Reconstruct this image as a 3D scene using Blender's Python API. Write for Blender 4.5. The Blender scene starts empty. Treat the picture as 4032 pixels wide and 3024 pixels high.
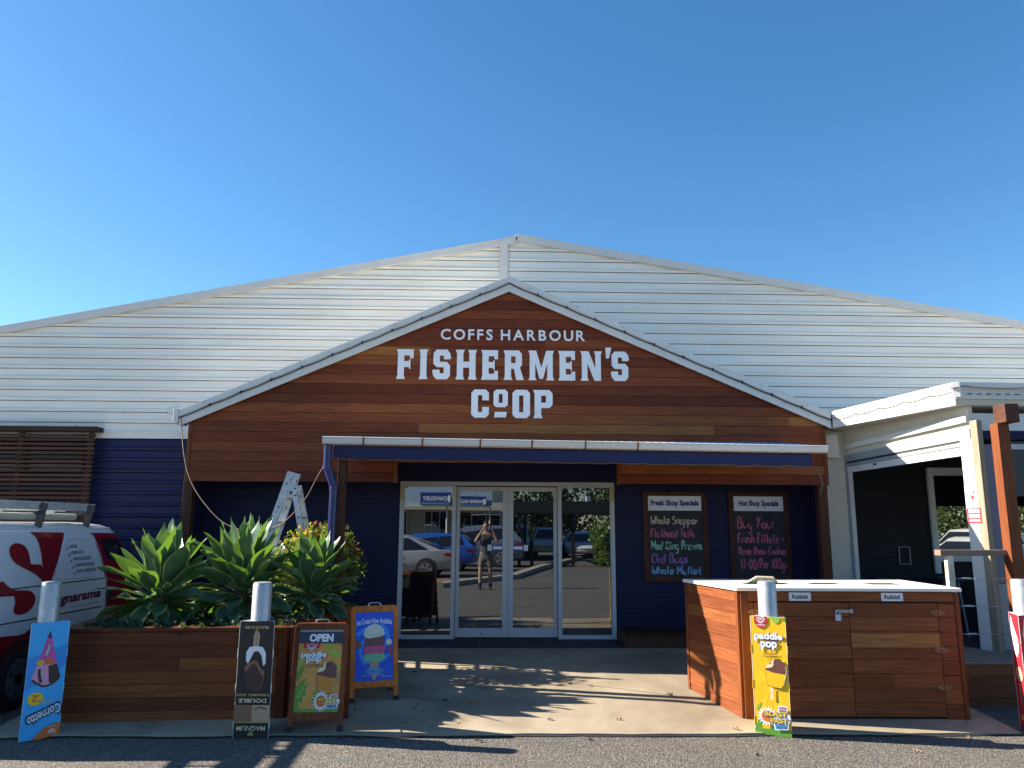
import bpy, bmesh, math, random
from mathutils import Vector, Matrix, Euler
random.seed(7)
S = bpy.context.scene
COL = S.collection
PI = math.pi
R = math.radians

# ------------------------------------------------------------------ camera, sky, sun, exposure
cam_d = bpy.data.cameras.new('camera'); cam = bpy.data.objects.new('camera', cam_d); COL.objects.link(cam)
P, YAW, ROLL = R(10.39), R(1.56), R(0.29)
fwd = Vector((math.sin(YAW)*math.cos(P), math.cos(YAW)*math.cos(P), math.sin(P)))
r0 = Vector((math.cos(YAW), -math.sin(YAW), 0)); u0 = r0.cross(fwd)
rt = r0*math.cos(ROLL)+u0*math.sin(ROLL); up = u0*math.cos(ROLL)-r0*math.sin(ROLL)
mw = Matrix((rt, up, -fwd)).transposed().to_4x4(); mw.translation = Vector((0, -10.8, 1.51))
cam.matrix_world = mw
cam_d.sensor_width = 36; cam_d.lens = 769/1024*36; cam_d.clip_start = 0.05; cam_d.clip_end = 2000
S.camera = cam
SUN_EL, SUN_AZ = R(29.8), R(12.3)         # sun stands left of the camera, a little behind the facade
w = bpy.data.worlds.new('World'); S.world = w; w.use_nodes = True
nt = w.node_tree; bg = nt.nodes['Background']
sky = nt.nodes.new('ShaderNodeTexSky'); sky.sky_type = 'NISHITA'; sky.sun_disc = False
sky.sun_elevation = SUN_EL; sky.sun_rotation = R(-90)+SUN_AZ
sky.air_density = 1.0; sky.dust_density = 0.25; sky.ozone_density = 3.4; sky.altitude = 0
gm = nt.nodes.new('ShaderNodeHueSaturation'); gm.inputs['Saturation'].default_value = 1.22; gm.inputs['Hue'].default_value = 0.497
nt.links.new(sky.outputs[0], gm.inputs['Color']); nt.links.new(gm.outputs[0], bg.inputs[0]); bg.inputs[1].default_value = 0.061
sl = bpy.data.lights.new('sun', 'SUN'); so = bpy.data.objects.new('sun', sl); COL.objects.link(so)
sl.energy = 5.0; sl.angle = R(0.53); sl.color = (1.0, 0.91, 0.76)
to_sun = Vector((-math.cos(SUN_AZ)*math.cos(SUN_EL), math.sin(SUN_AZ)*math.cos(SUN_EL), math.sin(SUN_EL)))
so.rotation_euler = to_sun.to_track_quat('Z', 'Y').to_euler(); so.location = (-20, 5, 20)
S.view_settings.view_transform = 'Standard'; S.view_settings.look = 'None'
S.view_settings.exposure = 1.76; S.view_settings.gamma = 1.0
S.render.resolution_x = 1024; S.render.resolution_y = 768

# ------------------------------------------------------------------ materials
MATS = {}
def mat(name, col, rough=0.6, metal=0.0, var=0.12, vscale=6.0, bump=0.0, bscale=60.0, spec=0.5, stretch=None, coat=0.0):
    if name in MATS: return MATS[name]
    m = bpy.data.materials.new(name); m.use_nodes = True; t = m.node_tree; N = t.nodes; L = t.links
    b = N['Principled BSDF']
    b.inputs['Roughness'].default_value = rough; b.inputs['Metallic'].default_value = metal
    b.inputs['Specular IOR Level'].default_value = spec; b.inputs['Coat Weight'].default_value = coat
    tc = N.new('ShaderNodeTexCoord'); vec = tc.outputs['Object']
    if stretch:
        mp = N.new('ShaderNodeMapping'); mp.inputs['Scale'].default_value = stretch; L.new(vec, mp.inputs[0]); vec = mp.outputs[0]
    nz = N.new('ShaderNodeTexNoise'); nz.inputs['Scale'].default_value = vscale; nz.inputs['Detail'].default_value = 6; nz.inputs['Roughness'].default_value = 0.65
    L.new(vec, nz.inputs['Vector'])
    rp = N.new('ShaderNodeValToRGB')
    rp.color_ramp.elements[0].position = 0.3; rp.color_ramp.elements[1].position = 0.72
    rp.color_ramp.elements[0].color = tuple(c*(1-var) for c in col)+(1,)
    rp.color_ramp.elements[1].color = tuple(min(1, c*(1+var)) for c in col)+(1,)
    L.new(nz.outputs['Fac'], rp.inputs[0]); L.new(rp.outputs[0], b.inputs['Base Color'])
    if bump:
        n2 = N.new('ShaderNodeTexNoise'); n2.inputs['Scale'].default_value = bscale; n2.inputs['Detail'].default_value = 4; L.new(vec, n2.inputs['Vector'])
        bp = N.new('ShaderNodeBump'); bp.inputs['Strength'].default_value = bump; bp.inputs['Distance'].default_value = 0.01
        L.new(n2.outputs['Fac'], bp.inputs['Height']); L.new(bp.outputs[0], b.inputs['Normal'])
    MATS[name] = m; return m

def wood(name, dark, mid, light, rough=0.5, stretch=(1.2, 1.2, 34), lightpos=0.86):
    m = bpy.data.materials.new(name); m.use_nodes = True; t = m.node_tree; N = t.nodes; L = t.links
    b = N['Principled BSDF']; b.inputs['Roughness'].default_value = rough; b.inputs['Specular IOR Level'].default_value = 0.18
    at = N.new('ShaderNodeAttribute'); at.attribute_name = 'rnd'
    rp = N.new('ShaderNodeValToRGB'); e = rp.color_ramp.elements
    e[0].position = 0.0; e[0].color = dark+(1,); e[1].position = 1.0; e[1].color = light+(1,)
    k = e.new(0.5); k.color = mid+(1,); k = e.new(lightpos); k.color = tuple(a*0.7+c*0.3 for a, c in zip(mid, light))+(1,)
    L.new(at.outputs['Fac'], rp.inputs[0])
    tc = N.new('ShaderNodeTexCoord'); mp = N.new('ShaderNodeMapping'); mp.inputs['Scale'].default_value = stretch
    L.new(tc.outputs['Object'], mp.inputs[0])
    ad = N.new('ShaderNodeVectorMath'); ad.operation = 'ADD'; ml = N.new('ShaderNodeMath'); ml.operation = 'MULTIPLY'; ml.inputs[1].default_value = 57
    L.new(at.outputs['Fac'], ml.inputs[0]); L.new(mp.outputs[0], ad.inputs[0]); L.new(ml.outputs[0], ad.inputs[1])
    nz = N.new('ShaderNodeTexNoise'); nz.inputs['Scale'].default_value = 2.2; nz.inputs['Detail'].default_value = 8; nz.inputs['Roughness'].default_value = 0.6
    nz.inputs['Distortion'].default_value = 0.6
    L.new(ad.outputs[0], nz.inputs['Vector'])
    r2 = N.new('ShaderNodeValToRGB'); r2.color_ramp.elements[0].position = 0.28; r2.color_ramp.elements[0].color = (0.5, 0.47, 0.45, 1)
    r2.color_ramp.elements[1].position = 0.75; r2.color_ramp.elements[1].color = (1.35, 1.3, 1.25, 1)
    L.new(nz.outputs['Fac'], r2.inputs[0])
    mx = N.new('ShaderNodeMix'); mx.data_type = 'RGBA'; mx.blend_type = 'MULTIPLY'; mx.inputs[0].default_value = 1.0
    L.new(rp.outputs[0], mx.inputs[6]); L.new(r2.outputs[0], mx.inputs[7]); L.new(mx.outputs[2], b.inputs['Base Color'])
    bp = N.new('ShaderNodeBump'); bp.inputs['Strength'].default_value = 0.25; bp.inputs['Distance'].default_value = 0.004
    L.new(nz.outputs['Fac'], bp.inputs['Height']); L.new(bp.outputs[0], b.inputs['Normal'])
    MATS[name] = m; return m

WOOD = wood('cedar_boards', (0.115, 0.027, 0.012), (0.225, 0.055, 0.021), (0.42, 0.175, 0.048))
WOODP = wood('planter_boards', (0.10, 0.030, 0.013), (0.185, 0.060, 0.021), (0.30, 0.135, 0.042))
WOODB = wood('bin_boards', (0.145, 0.040, 0.015), (0.225, 0.070, 0.024), (0.37, 0.165, 0.052))
POSTW = wood('post_timber', (0.115, 0.035, 0.015), (0.17, 0.052, 0.020), (0.25, 0.085, 0.030), stretch=(30, 30, 1.0))
DARKW = wood('dark_stained_timber', (0.045, 0.022, 0.015), (0.07, 0.033, 0.021), (0.10, 0.05, 0.03))
FRAMEW = wood('sign_timber_dark', (0.16, 0.045, 0.018), (0.2, 0.058, 0.022), (0.24, 0.075, 0.03), stretch=(8, 8, 3))
FRAMEO = wood('sign_timber_orange', (0.50, 0.16, 0.03), (0.56, 0.185, 0.035), (0.62, 0.22, 0.045), stretch=(8, 8, 3))
POSTD = wood('dark_post_timber', (0.055, 0.024, 0.015), (0.085, 0.036, 0.021), (0.12, 0.05, 0.028), stretch=(30, 30, 1.0))
LAPSHADE = mat('painted_lap_shade', (0.40, 0.415, 0.44), 0.7, var=0.3, vscale=3)  # grey paint standing in for shade inside the rib slots
WHITE = mat('white_sheet_metal', (0.83, 0.80, 0.73), 0.42, var=0.10, vscale=1.3, stretch=(0.6, 1, 3))
WTRIM = mat('white_trim_paint', (0.66, 0.655, 0.63), 0.45, var=0.05, vscale=3)
CREAM = mat('cream_paint', (0.60, 0.575, 0.49), 0.6, var=0.06, vscale=3)
LETTER = mat('white_letter', (0.82, 0.83, 0.86), 0.45, var=0.02)
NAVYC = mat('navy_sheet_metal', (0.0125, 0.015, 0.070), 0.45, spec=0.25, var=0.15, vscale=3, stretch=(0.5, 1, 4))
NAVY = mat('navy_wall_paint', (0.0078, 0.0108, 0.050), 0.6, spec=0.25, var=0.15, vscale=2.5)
NAVYB = mat('navy_beam_paint', (0.013, 0.019, 0.090), 0.5, spec=0.3, var=0.12, vscale=5)
NAVYP = mat('navy_gloss_pipe', (0.012, 0.016, 0.10), 0.3, var=0.1, vscale=5)
BACK = mat('dark_backing', (0.012, 0.009, 0.008), 0.9)
ALU = mat('door_aluminium', (0.50, 0.515, 0.545), 0.65, metal=0.0, spec=0.25, var=0.06, vscale=12, stretch=(6, 6, 1))
BRASS = mat('aged_brass', (0.42, 0.30, 0.13), 0.45, metal=0.6)
STEEL = mat('bare_steel', (0.5, 0.5, 0.5), 0.35, metal=0.9)
GALV = None
RUST = mat('rusty_steel', (0.20, 0.085, 0.04), 0.8, var=0.4, vscale=40)
BLACK = mat('black_rubber', (0.012, 0.012, 0.013), 0.7)
DPLAS = mat('dark_plastic', (0.03, 0.03, 0.033), 0.45)
CABLE = mat('grey_cable', (0.10, 0.085, 0.075), 0.6)
ROPE = mat('tan_cable', (0.25, 0.17, 0.12), 0.7)
DCAB = mat('black_cable', (0.02, 0.018, 0.02), 0.6)
SLATE = mat('slate_tile', (0.017, 0.019, 0.027), 0.6, var=0.2, vscale=5)
CHALK = mat('chalkboard', (0.022, 0.023, 0.03), 0.75, var=0.35, vscale=5)
SLABW = mat('white_lid', (0.78, 0.77, 0.74), 0.4, var=0.04, vscale=4)
RED = mat('van_red_vinyl', (0.25, 0.006, 0.015), 0.3, var=0.05, coat=0.4)
VWHITE = mat('van_white_paint', (0.66, 0.68, 0.72), 0.3, var=0.03, coat=0.5)
VGLASS = mat('vehicle_glass', (0.015, 0.017, 0.02), 0.06, var=0.05, spec=0.8)
SOIL = mat('soil', (0.035, 0.024, 0.017), 0.95, var=0.5, vscale=30, bump=0.6)
BARK = mat('bark', (0.09, 0.06, 0.04), 0.9, var=0.4, vscale=12, bump=0.5)
DRY = mat('dry_leaf', (0.36, 0.22, 0.11), 0.7, var=0.3, vscale=20)

def galv():
    m = mat('galvanised_steel', (0.44, 0.455, 0.475), 0.45, metal=0.6, var=0.30, vscale=16, stretch=(1, 1, 0.5), bump=0.12, bscale=40)
    return m
GALV = galv()

def asphalt():
    m = bpy.data.materials.new('asphalt'); m.use_nodes = True; t = m.node_tree; N = t.nodes; L = t.links; b = N['Principled BSDF']
    tc = N.new('ShaderNodeTexCoord'); v = N.new('ShaderNodeTexVoronoi'); v.inputs['Scale'].default_value = 105; L.new(tc.outputs['Object'], v.inputs['Vector'])
    rp = N.new('ShaderNodeValToRGB'); e = rp.color_ramp.elements
    e[0].position = 0.12; e[0].color = (0.05, 0.048, 0.046, 1); e[1].position = 0.92; e[1].color = (0.22, 0.195, 0.165, 1)
    k = e.new(0.55); k.color = (0.085, 0.078, 0.07, 1)
    sp = N.new('ShaderNodeSeparateColor'); L.new(v.outputs['Color'], sp.inputs[0]); L.new(sp.outputs[0], rp.inputs[0])
    n = N.new('ShaderNodeTexNoise'); n.inputs['Scale'].default_value = 0.8; n.inputs['Detail'].default_value = 7; n.inputs['Roughness'].default_value = 0.7; L.new(tc.outputs['Object'], n.inputs['Vector'])
    r2 = N.new('ShaderNodeValToRGB'); r2.color_ramp.elements[0].position = 0.3; r2.color_ramp.elements[0].color = (0.72, 0.72, 0.74, 1)
    r2.color_ramp.elements[1].position = 0.7; r2.color_ramp.elements[1].color = (1.15, 1.12, 1.08, 1)
    L.new(n.outputs['Fac'], r2.inputs[0])
    mx = N.new('ShaderNodeMix'); mx.data_type = 'RGBA'; mx.blend_type = 'MULTIPLY'; mx.inputs[0].default_value = 1
    L.new(rp.outputs[0], mx.inputs[6]); L.new(r2.outputs[0], mx.inputs[7]); L.new(mx.outputs[2], b.inputs['Base Color'])
    b.inputs['Roughness'].default_value = 0.85
    bp = N.new('ShaderNodeBump'); bp.inputs['Strength'].default_value = 0.9; bp.inputs['Distance'].default_value = 0.006; bp.invert = True
    L.new(v.outputs['Distance'], bp.inputs['Height']); L.new(bp.outputs[0], b.inputs['Normal'])
    MATS['asphalt'] = m; return m
ASPH = asphalt()

def concrete():
    m = bpy.data.materials.new('pavement_concrete'); m.use_nodes = True; t = m.node_tree; N = t.nodes; L = t.links; b = N['Principled BSDF']
    tc = N.new('ShaderNodeTexCoord')
    n = N.new('ShaderNodeTexNoise'); n.inputs['Scale'].default_value = 1.6; n.inputs['Detail'].default_value = 9; n.inputs['Roughness'].default_value = 0.72; L.new(tc.outputs['Object'], n.inputs['Vector'])
    rp = N.new('ShaderNodeValToRGB'); e = rp.color_ramp.elements
    e[0].position = 0.28; e[0].color = (0.27, 0.22, 0.158, 1); e[1].position = 0.72; e[1].color = (0.39, 0.325, 0.235, 1)
    L.new(n.outputs['Fac'], rp.inputs[0])
    n3 = N.new('ShaderNodeTexNoise'); n3.inputs['Scale'].default_value = 160; n3.inputs['Detail'].default_value = 2; L.new(tc.outputs['Object'], n3.inputs['Vector'])
    r3 = N.new('ShaderNodeValToRGB'); r3.color_ramp.elements[0].color = (0.82, 0.82, 0.82, 1); r3.color_ramp.elements[1].color = (1.15, 1.15, 1.15, 1); L.new(n3.outputs['Fac'], r3.inputs[0])
    m0 = N.new('ShaderNodeMix'); m0.data_type = 'RGBA'; m0.blend_type = 'MULTIPLY'; m0.inputs[0].default_value = 1; L.new(rp.outputs[0], m0.inputs[6]); L.new(r3.outputs[0], m0.inputs[7])
    n4 = N.new('ShaderNodeTexNoise'); n4.inputs['Scale'].default_value = 0.55; n4.inputs['Detail'].default_value = 5; n4.inputs['Distortion'].default_value = 1.2; L.new(tc.outputs['Object'], n4.inputs['Vector'])
    r4 = N.new('ShaderNodeValToRGB'); r4.color_ramp.elements[0].position = 0.36; r4.color_ramp.elements[0].color = (0.66, 0.64, 0.62, 1); r4.color_ramp.elements[1].position = 0.56; r4.color_ramp.elements[1].color = (1.03, 1.03, 1.03, 1); L.new(n4.outputs['Fac'], r4.inputs[0])
    m9 = N.new('ShaderNodeMix'); m9.data_type = 'RGBA'; m9.blend_type = 'MULTIPLY'; m9.inputs[0].default_value = 1; L.new(m0.outputs[2], m9.inputs[6]); L.new(r4.outputs[0], m9.inputs[7]); m0 = m9
    # old chewing gum spots
    v = N.new('ShaderNodeTexVoronoi'); v.inputs['Scale'].default_value = 2.6; v.inputs['Randomness'].default_value = 1; L.new(tc.outputs['Object'], v.inputs['Vector'])
    sp = N.new('ShaderNodeSeparateColor'); L.new(v.outputs['Color'], sp.inputs[0])
    mu = N.new('ShaderNodeMath'); mu.operation = 'MULTIPLY'; mu.inputs[1].default_value = 0.085; L.new(sp.outputs[0], mu.inputs[0])
    lt = N.new('ShaderNodeMath'); lt.operation = 'LESS_THAN'; L.new(v.outputs['Distance'], lt.inputs[0]); L.new(mu.outputs[0], lt.inputs[1])
    mx = N.new('ShaderNodeMix'); mx.data_type = 'RGBA'; L.new(lt.outputs[0], mx.inputs[0]); L.new(m0.outputs[2], mx.inputs[6]); mx.inputs[7].default_value = (0.09, 0.08, 0.07, 1)
    L.new(mx.outputs[2], b.inputs['Base Color']); b.inputs['Roughness'].default_value = 0.8
    bp = N.new('ShaderNodeBump'); bp.inputs['Strength'].default_value = 0.25; bp.inputs['Distance'].default_value = 0.004
    L.new(n3.outputs['Fac'], bp.inputs['Height']); L.new(bp.outputs[0], b.inputs['Normal'])
    return m
CONC = concrete()

def leafmat(name, c, edge, trans, tcol, rough=0.35):
    m = bpy.data.materials.new(name); m.use_nodes = True; t = m.node_tree; N = t.nodes; L = t.links; b = N['Principled BSDF']
    at = N.new('ShaderNodeAttribute'); at.attribute_name = 'rnd'
    tc = N.new('ShaderNodeTexCoord'); nz = N.new('ShaderNodeTexNoise'); nz.inputs['Scale'].default_value = 9; nz.inputs['Detail'].default_value = 5; L.new(tc.outputs['Object'], nz.inputs['Vector'])
    rp = N.new('ShaderNodeValToRGB'); rp.color_ramp.elements[0].color = tuple(x*0.7 for x in c)+(1,); rp.color_ramp.elements[1].color = tuple(x*1.3 for x in c)+(1,)
    rp.color_ramp.elements[0].position = 0.3; rp.color_ramp.elements[1].position = 0.7
    L.new(nz.outputs['Fac'], rp.inputs[0])
    mx = N.new('ShaderNodeMix'); mx.data_type = 'RGBA'; L.new(at.outputs['Fac'], mx.inputs[0]); L.new(rp.outputs[0], mx.inputs[6]); mx.inputs[7].default_value = edge+(1,)
    L.new(mx.outputs[2], b.inputs['Base Color']); b.inputs['Roughness'].default_value = rough
    tr = N.new('ShaderNodeBsdfTranslucent'); tr.inputs[0].default_value = tcol+(1,)
    ms = N.new('ShaderNodeMixShader'); ms.inputs[0].default_value = trans
    L.new(b.outputs[0], ms.inputs[1]); L.new(tr.outputs[0], ms.inputs[2]); L.new(ms.outputs[0], N['Material Output'].inputs[0])
    MATS[name] = m; return m
AGAVE = leafmat('agave_leaf', (0.062, 0.125, 0.078), (0.36, 0.42, 0.15), 0.20, (0.20, 0.40, 0.02), 0.3)
SHRUBG = leafmat('shrub_green_leaf', (0.06, 0.105, 0.02), (0.16, 0.2, 0.04), 0.35, (0.2, 0.32, 0.03))
SHRUBY = leafmat('shrub_yellow_leaf', (0.36, 0.28, 0.04), (0.5, 0.38, 0.05), 0.35, (0.5, 0.38, 0.04))
SHRUBO = leafmat('shrub_orange_leaf', (0.42, 0.15, 0.04), (0.5, 0.2, 0.05), 0.35, (0.5, 0.18, 0.04))
TREEL = leafmat('tree_leaf', (0.04, 0.065, 0.016), (0.10, 0.13, 0.04), 0.3, (0.14, 0.2, 0.03), 0.5)
TREED = leafmat('dark_tree_leaf', (0.022, 0.045, 0.02), (0.05, 0.08, 0.03), 0.25, (0.07, 0.12, 0.03), 0.5)

def mirror_glass(name, k, tint):
    m = bpy.data.materials.new(name); m.use_nodes = True; t = m.node_tree; N = t.nodes; L = t.links
    N.remove(N['Principled BSDF'])
    g = N.new('ShaderNodeBsdfGlossy'); g.inputs['Roughness'].default_value = 0.0; g.inputs[0].default_value = tint+(1,)
    d = N.new('ShaderNodeBsdfDiffuse'); d.inputs[0].default_value = (0.006, 0.008, 0.012, 1)
    nz = N.new('ShaderNodeTexNoise'); nz.inputs['Scale'].default_value = 0.7; tc = N.new('ShaderNodeTexCoord'); L.new(tc.outputs['Object'], nz.inputs['Vector'])
    bp = N.new('ShaderNodeBump'); bp.inputs['Strength'].default_value = 0.012; bp.inputs['Distance'].default_value = 0.05; L.new(nz.outputs['Fac'], bp.inputs['Height']); L.new(bp.outputs[0], g.inputs['Normal'])
    ms = N.new('ShaderNodeMixShader'); ms.inputs[0].default_value = k
    L.new(d.outputs[0], ms.inputs[1]); L.new(g.outputs[0], ms.inputs[2]); L.new(ms.outputs[0], N['Material Output'].inputs[0])
    MATS[name] = m; return m
TINT = mirror_glass('tinted_reflective_glass', 0.24, (0.82, 0.88, 0.95))
TINT2 = mirror_glass('window_glass', 0.42, (0.85, 0.86, 0.8))

def ink(name, c, rough=0.5): return mat('print_'+name, c, rough, var=0.03, vscale=20)

# ------------------------------------------------------------------ mesh helpers
def wloc(o):
    v = Vector((0, 0, 0))
    while o: v += o.location; o = o.parent
    return v

class MB:
    def __init__(s): s.v = []; s.f = []; s.m = []; s.r = []; s.sm = []; s.mats = []
    def mi(s, m):
        if m not in s.mats: s.mats.append(m)
        return s.mats.index(m)
    def add(s, vs, fs, m, r=None, smooth=False):
        o = len(s.v); s.v += [Vector(p) for p in vs]; i = s.mi(m)
        if r is None: r = random.random()
        for f in fs: s.f.append([o+k for k in f]); s.m.append(i); s.r.append(r); s.sm.append(smooth)
    def box(s, a, b, m, r=None):
        x0, y0, z0 = a; x1, y1, z1 = b
        s.add([(x0,y0,z0),(x1,y0,z0),(x1,y1,z0),(x0,y1,z0),(x0,y0,z1),(x1,y0,z1),(x1,y1,z1),(x0,y1,z1)],
              [(0,3,2,1),(4,5,6,7),(0,1,5,4),(1,2,6,5),(2,3,7,6),(3,0,4,7)], m, r)
    def obox(s, c, ax, ay, az, m, r=None):      # oriented box: centre and three half axes
        c = Vector(c); ax = Vector(ax); ay = Vector(ay); az = Vector(az); vs = []
        for dz in (-1, 1):
            for dx, dy in ((-1,-1),(1,-1),(1,1),(-1,1)): vs.append(c+ax*dx+ay*dy+az*dz)
        s.add(vs, [(0,3,2,1),(4,5,6,7),(0,1,5,4),(1,2,6,5),(2,3,7,6),(3,0,4,7)], m, r)
    def bar(s, p, q, w, d, m, side=(0, 1, 0), r=None):  # rectangular bar from p to q
        p = Vector(p); q = Vector(q); z = (q-p); L = z.length; z.normalize(); x = Vector(side).cross(z).normalized(); y = z.cross(x)
        s.obox((p+q)/2, x*w/2, y*d/2, z*L/2, m, r)
    def tube(s, pts, rad, m, n=8, cap=True, smooth=True, r=None):
        pts = [Vector(p) for p in pts]; rs = rad if isinstance(rad, (list, tuple)) else [rad]*len(pts); vs = []; fs = []
        prev = None
        for i, p in enumerate(pts):
            t = (pts[min(i+1, len(pts)-1)]-pts[max(i-1, 0)]).normalized()
            if prev is None:
                a = Vector((0, 0, 1)) if abs(t.z) < 0.9 else Vector((1, 0, 0)); x = t.cross(a).normalized()
            else: x = (prev - t*prev.dot(t)).normalized()
            prev = x; y = t.cross(x)
            for k in range(n):
                an = 2*PI*k/n; vs.append(p+(x*math.cos(an)+y*math.sin(an))*rs[i])
        for i in range(len(pts)-1):
            for k in range(n): fs.append((i*n+k, i*n+(k+1) % n, (i+1)*n+(k+1) % n, (i+1)*n+k))
        s.add(vs, fs, m, r, smooth)
        if cap:
            o = len(s.v)-len(vs); i = s.mi(m)
            for ring in (list(range(n-1, -1, -1)), [(len(pts)-1)*n+k for k in range(n)]):
                s.f.append([o+k for k in ring]); s.m.append(i); s.r.append(0.5); s.sm.append(False)
    def prism(s, poly, d, m, r=None, back=True):      # poly: list of 3D points, extruded by vector d
        n = len(poly); d = Vector(d); vs = [Vector(p) for p in poly]+[Vector(p)+d for p in poly]
        fs = [tuple(range(n)), tuple(range(2*n-1, n-1, -1))]+[(i, i+n, (i+1) % n+n, (i+1) % n) for i in range(n)]
        s.add(vs, fs, m, r)
    def build(s, name, parent=None, bevel=0, sharp=35, seg=2):
        me = bpy.data.meshes.new(name); off = wloc(parent) if parent else Vector((0, 0, 0))
        me.from_pydata([tuple(p-off) for p in s.v], [], s.f)
        for m in s.mats: me.materials.append(m)
        me.polygons.foreach_set('material_index', s.m); me.polygons.foreach_set('use_smooth', s.sm)
        a = me.attributes.new('rnd', 'FLOAT', 'FACE'); a.data.foreach_set('value', s.r)
        bm = bmesh.new(); bm.from_mesh(me); bmesh.ops.recalc_face_normals(bm, faces=bm.faces); bm.to_mesh(me); bm.free()
        if any(s.sm): me.set_sharp_from_angle(angle=R(sharp))
        me.update()
        o = bpy.data.objects.new(name, me); COL.objects.link(o)
        if parent: o.parent = parent
        if bevel:
            b = o.modifiers.new('bevel', 'BEVEL'); b.width = bevel; b.segments = seg; b.limit_method = 'ANGLE'; b.angle_limit = R(40)
        return o

def thing(name, label, cat, loc=(0, 0, 0), group=None):
    o = bpy.data.objects.new(name, None); COL.objects.link(o); o.location = loc; o.empty_display_size = 0.2
    tag(o, label, cat, group); return o
def tag(o, label, cat, group=None):
    o['label'] = label; o['category'] = cat
    if group: o['group'] = group
    return o
def struct(o): o['kind'] = 'structure'; return o
def copy_tree(o, parent=None, name=None):
    c = o.copy(); COL.objects.link(c)
    if parent: c.parent = parent
    for ch in list(o.children): copy_tree(ch, c)
    return c

_DG = {}
def fill2d(outlines):           # outlines (outer and holes) -> flat triangulated verts, faces
    cu = bpy.data.curves.new('tmp', 'CURVE'); cu.dimensions = '2D'; cu.fill_mode = 'FRONT'
    for pl in outlines:
        sp = cu.splines.new('POLY'); sp.points.add(len(pl)-1); sp.use_cyclic_u = True
        for i, (x, y) in enumerate(pl): sp.points[i].co = (x, y, 0, 1)
    return _curve_mesh(cu)
def _curve_mesh(cu):
    ob = bpy.data.objects.new('tmp', cu); COL.objects.link(ob); bpy.context.view_layer.update()
    dg = bpy.context.evaluated_depsgraph_get(); me = bpy.data.meshes.new_from_object(ob.evaluated_get(dg))
    vs = [(v.co.x, v.co.y) for v in me.vertices]; fs = [tuple(p.vertices) for p in me.polygons]
    bpy.data.objects.remove(ob); bpy.data.curves.remove(cu); bpy.data.meshes.remove(me)
    return vs, fs
def text2d(txt, bold=0.0, space=1.0, shear=0.0):    # built-in font, unit cap height ~0.73
    key = (txt, bold, space, shear)
    if key in _DG: return _DG[key]
    cu = bpy.data.curves.new('tmp', 'FONT'); cu.body = txt; cu.size = 1; cu.offset = bold; cu.space_character = space; cu.shear = shear
    cu.resolution_u = 3; cu.fill_mode = 'FRONT'
    _DG[key] = _curve_mesh(cu); return _DG[key]
def smoothpts(pl, n=5):
    if len(pl) < 3: return pl
    out = []
    for i in range(len(pl)-1):
        p0 = pl[max(i-1, 0)]; p1 = pl[i]; p2 = pl[i+1]; p3 = pl[min(i+2, len(pl)-1)]
        for k in range(n):
            t = k/n
            out.append(tuple(0.5*((2*b)+(-a+c)*t+(2*a-5*b+4*c-d)*t*t+(-a+3*b-3*c+d)*t**3) for a, b, c, d in zip(p0, p1, p2, p3)))
    out.append(pl[-1]); return out

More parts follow.
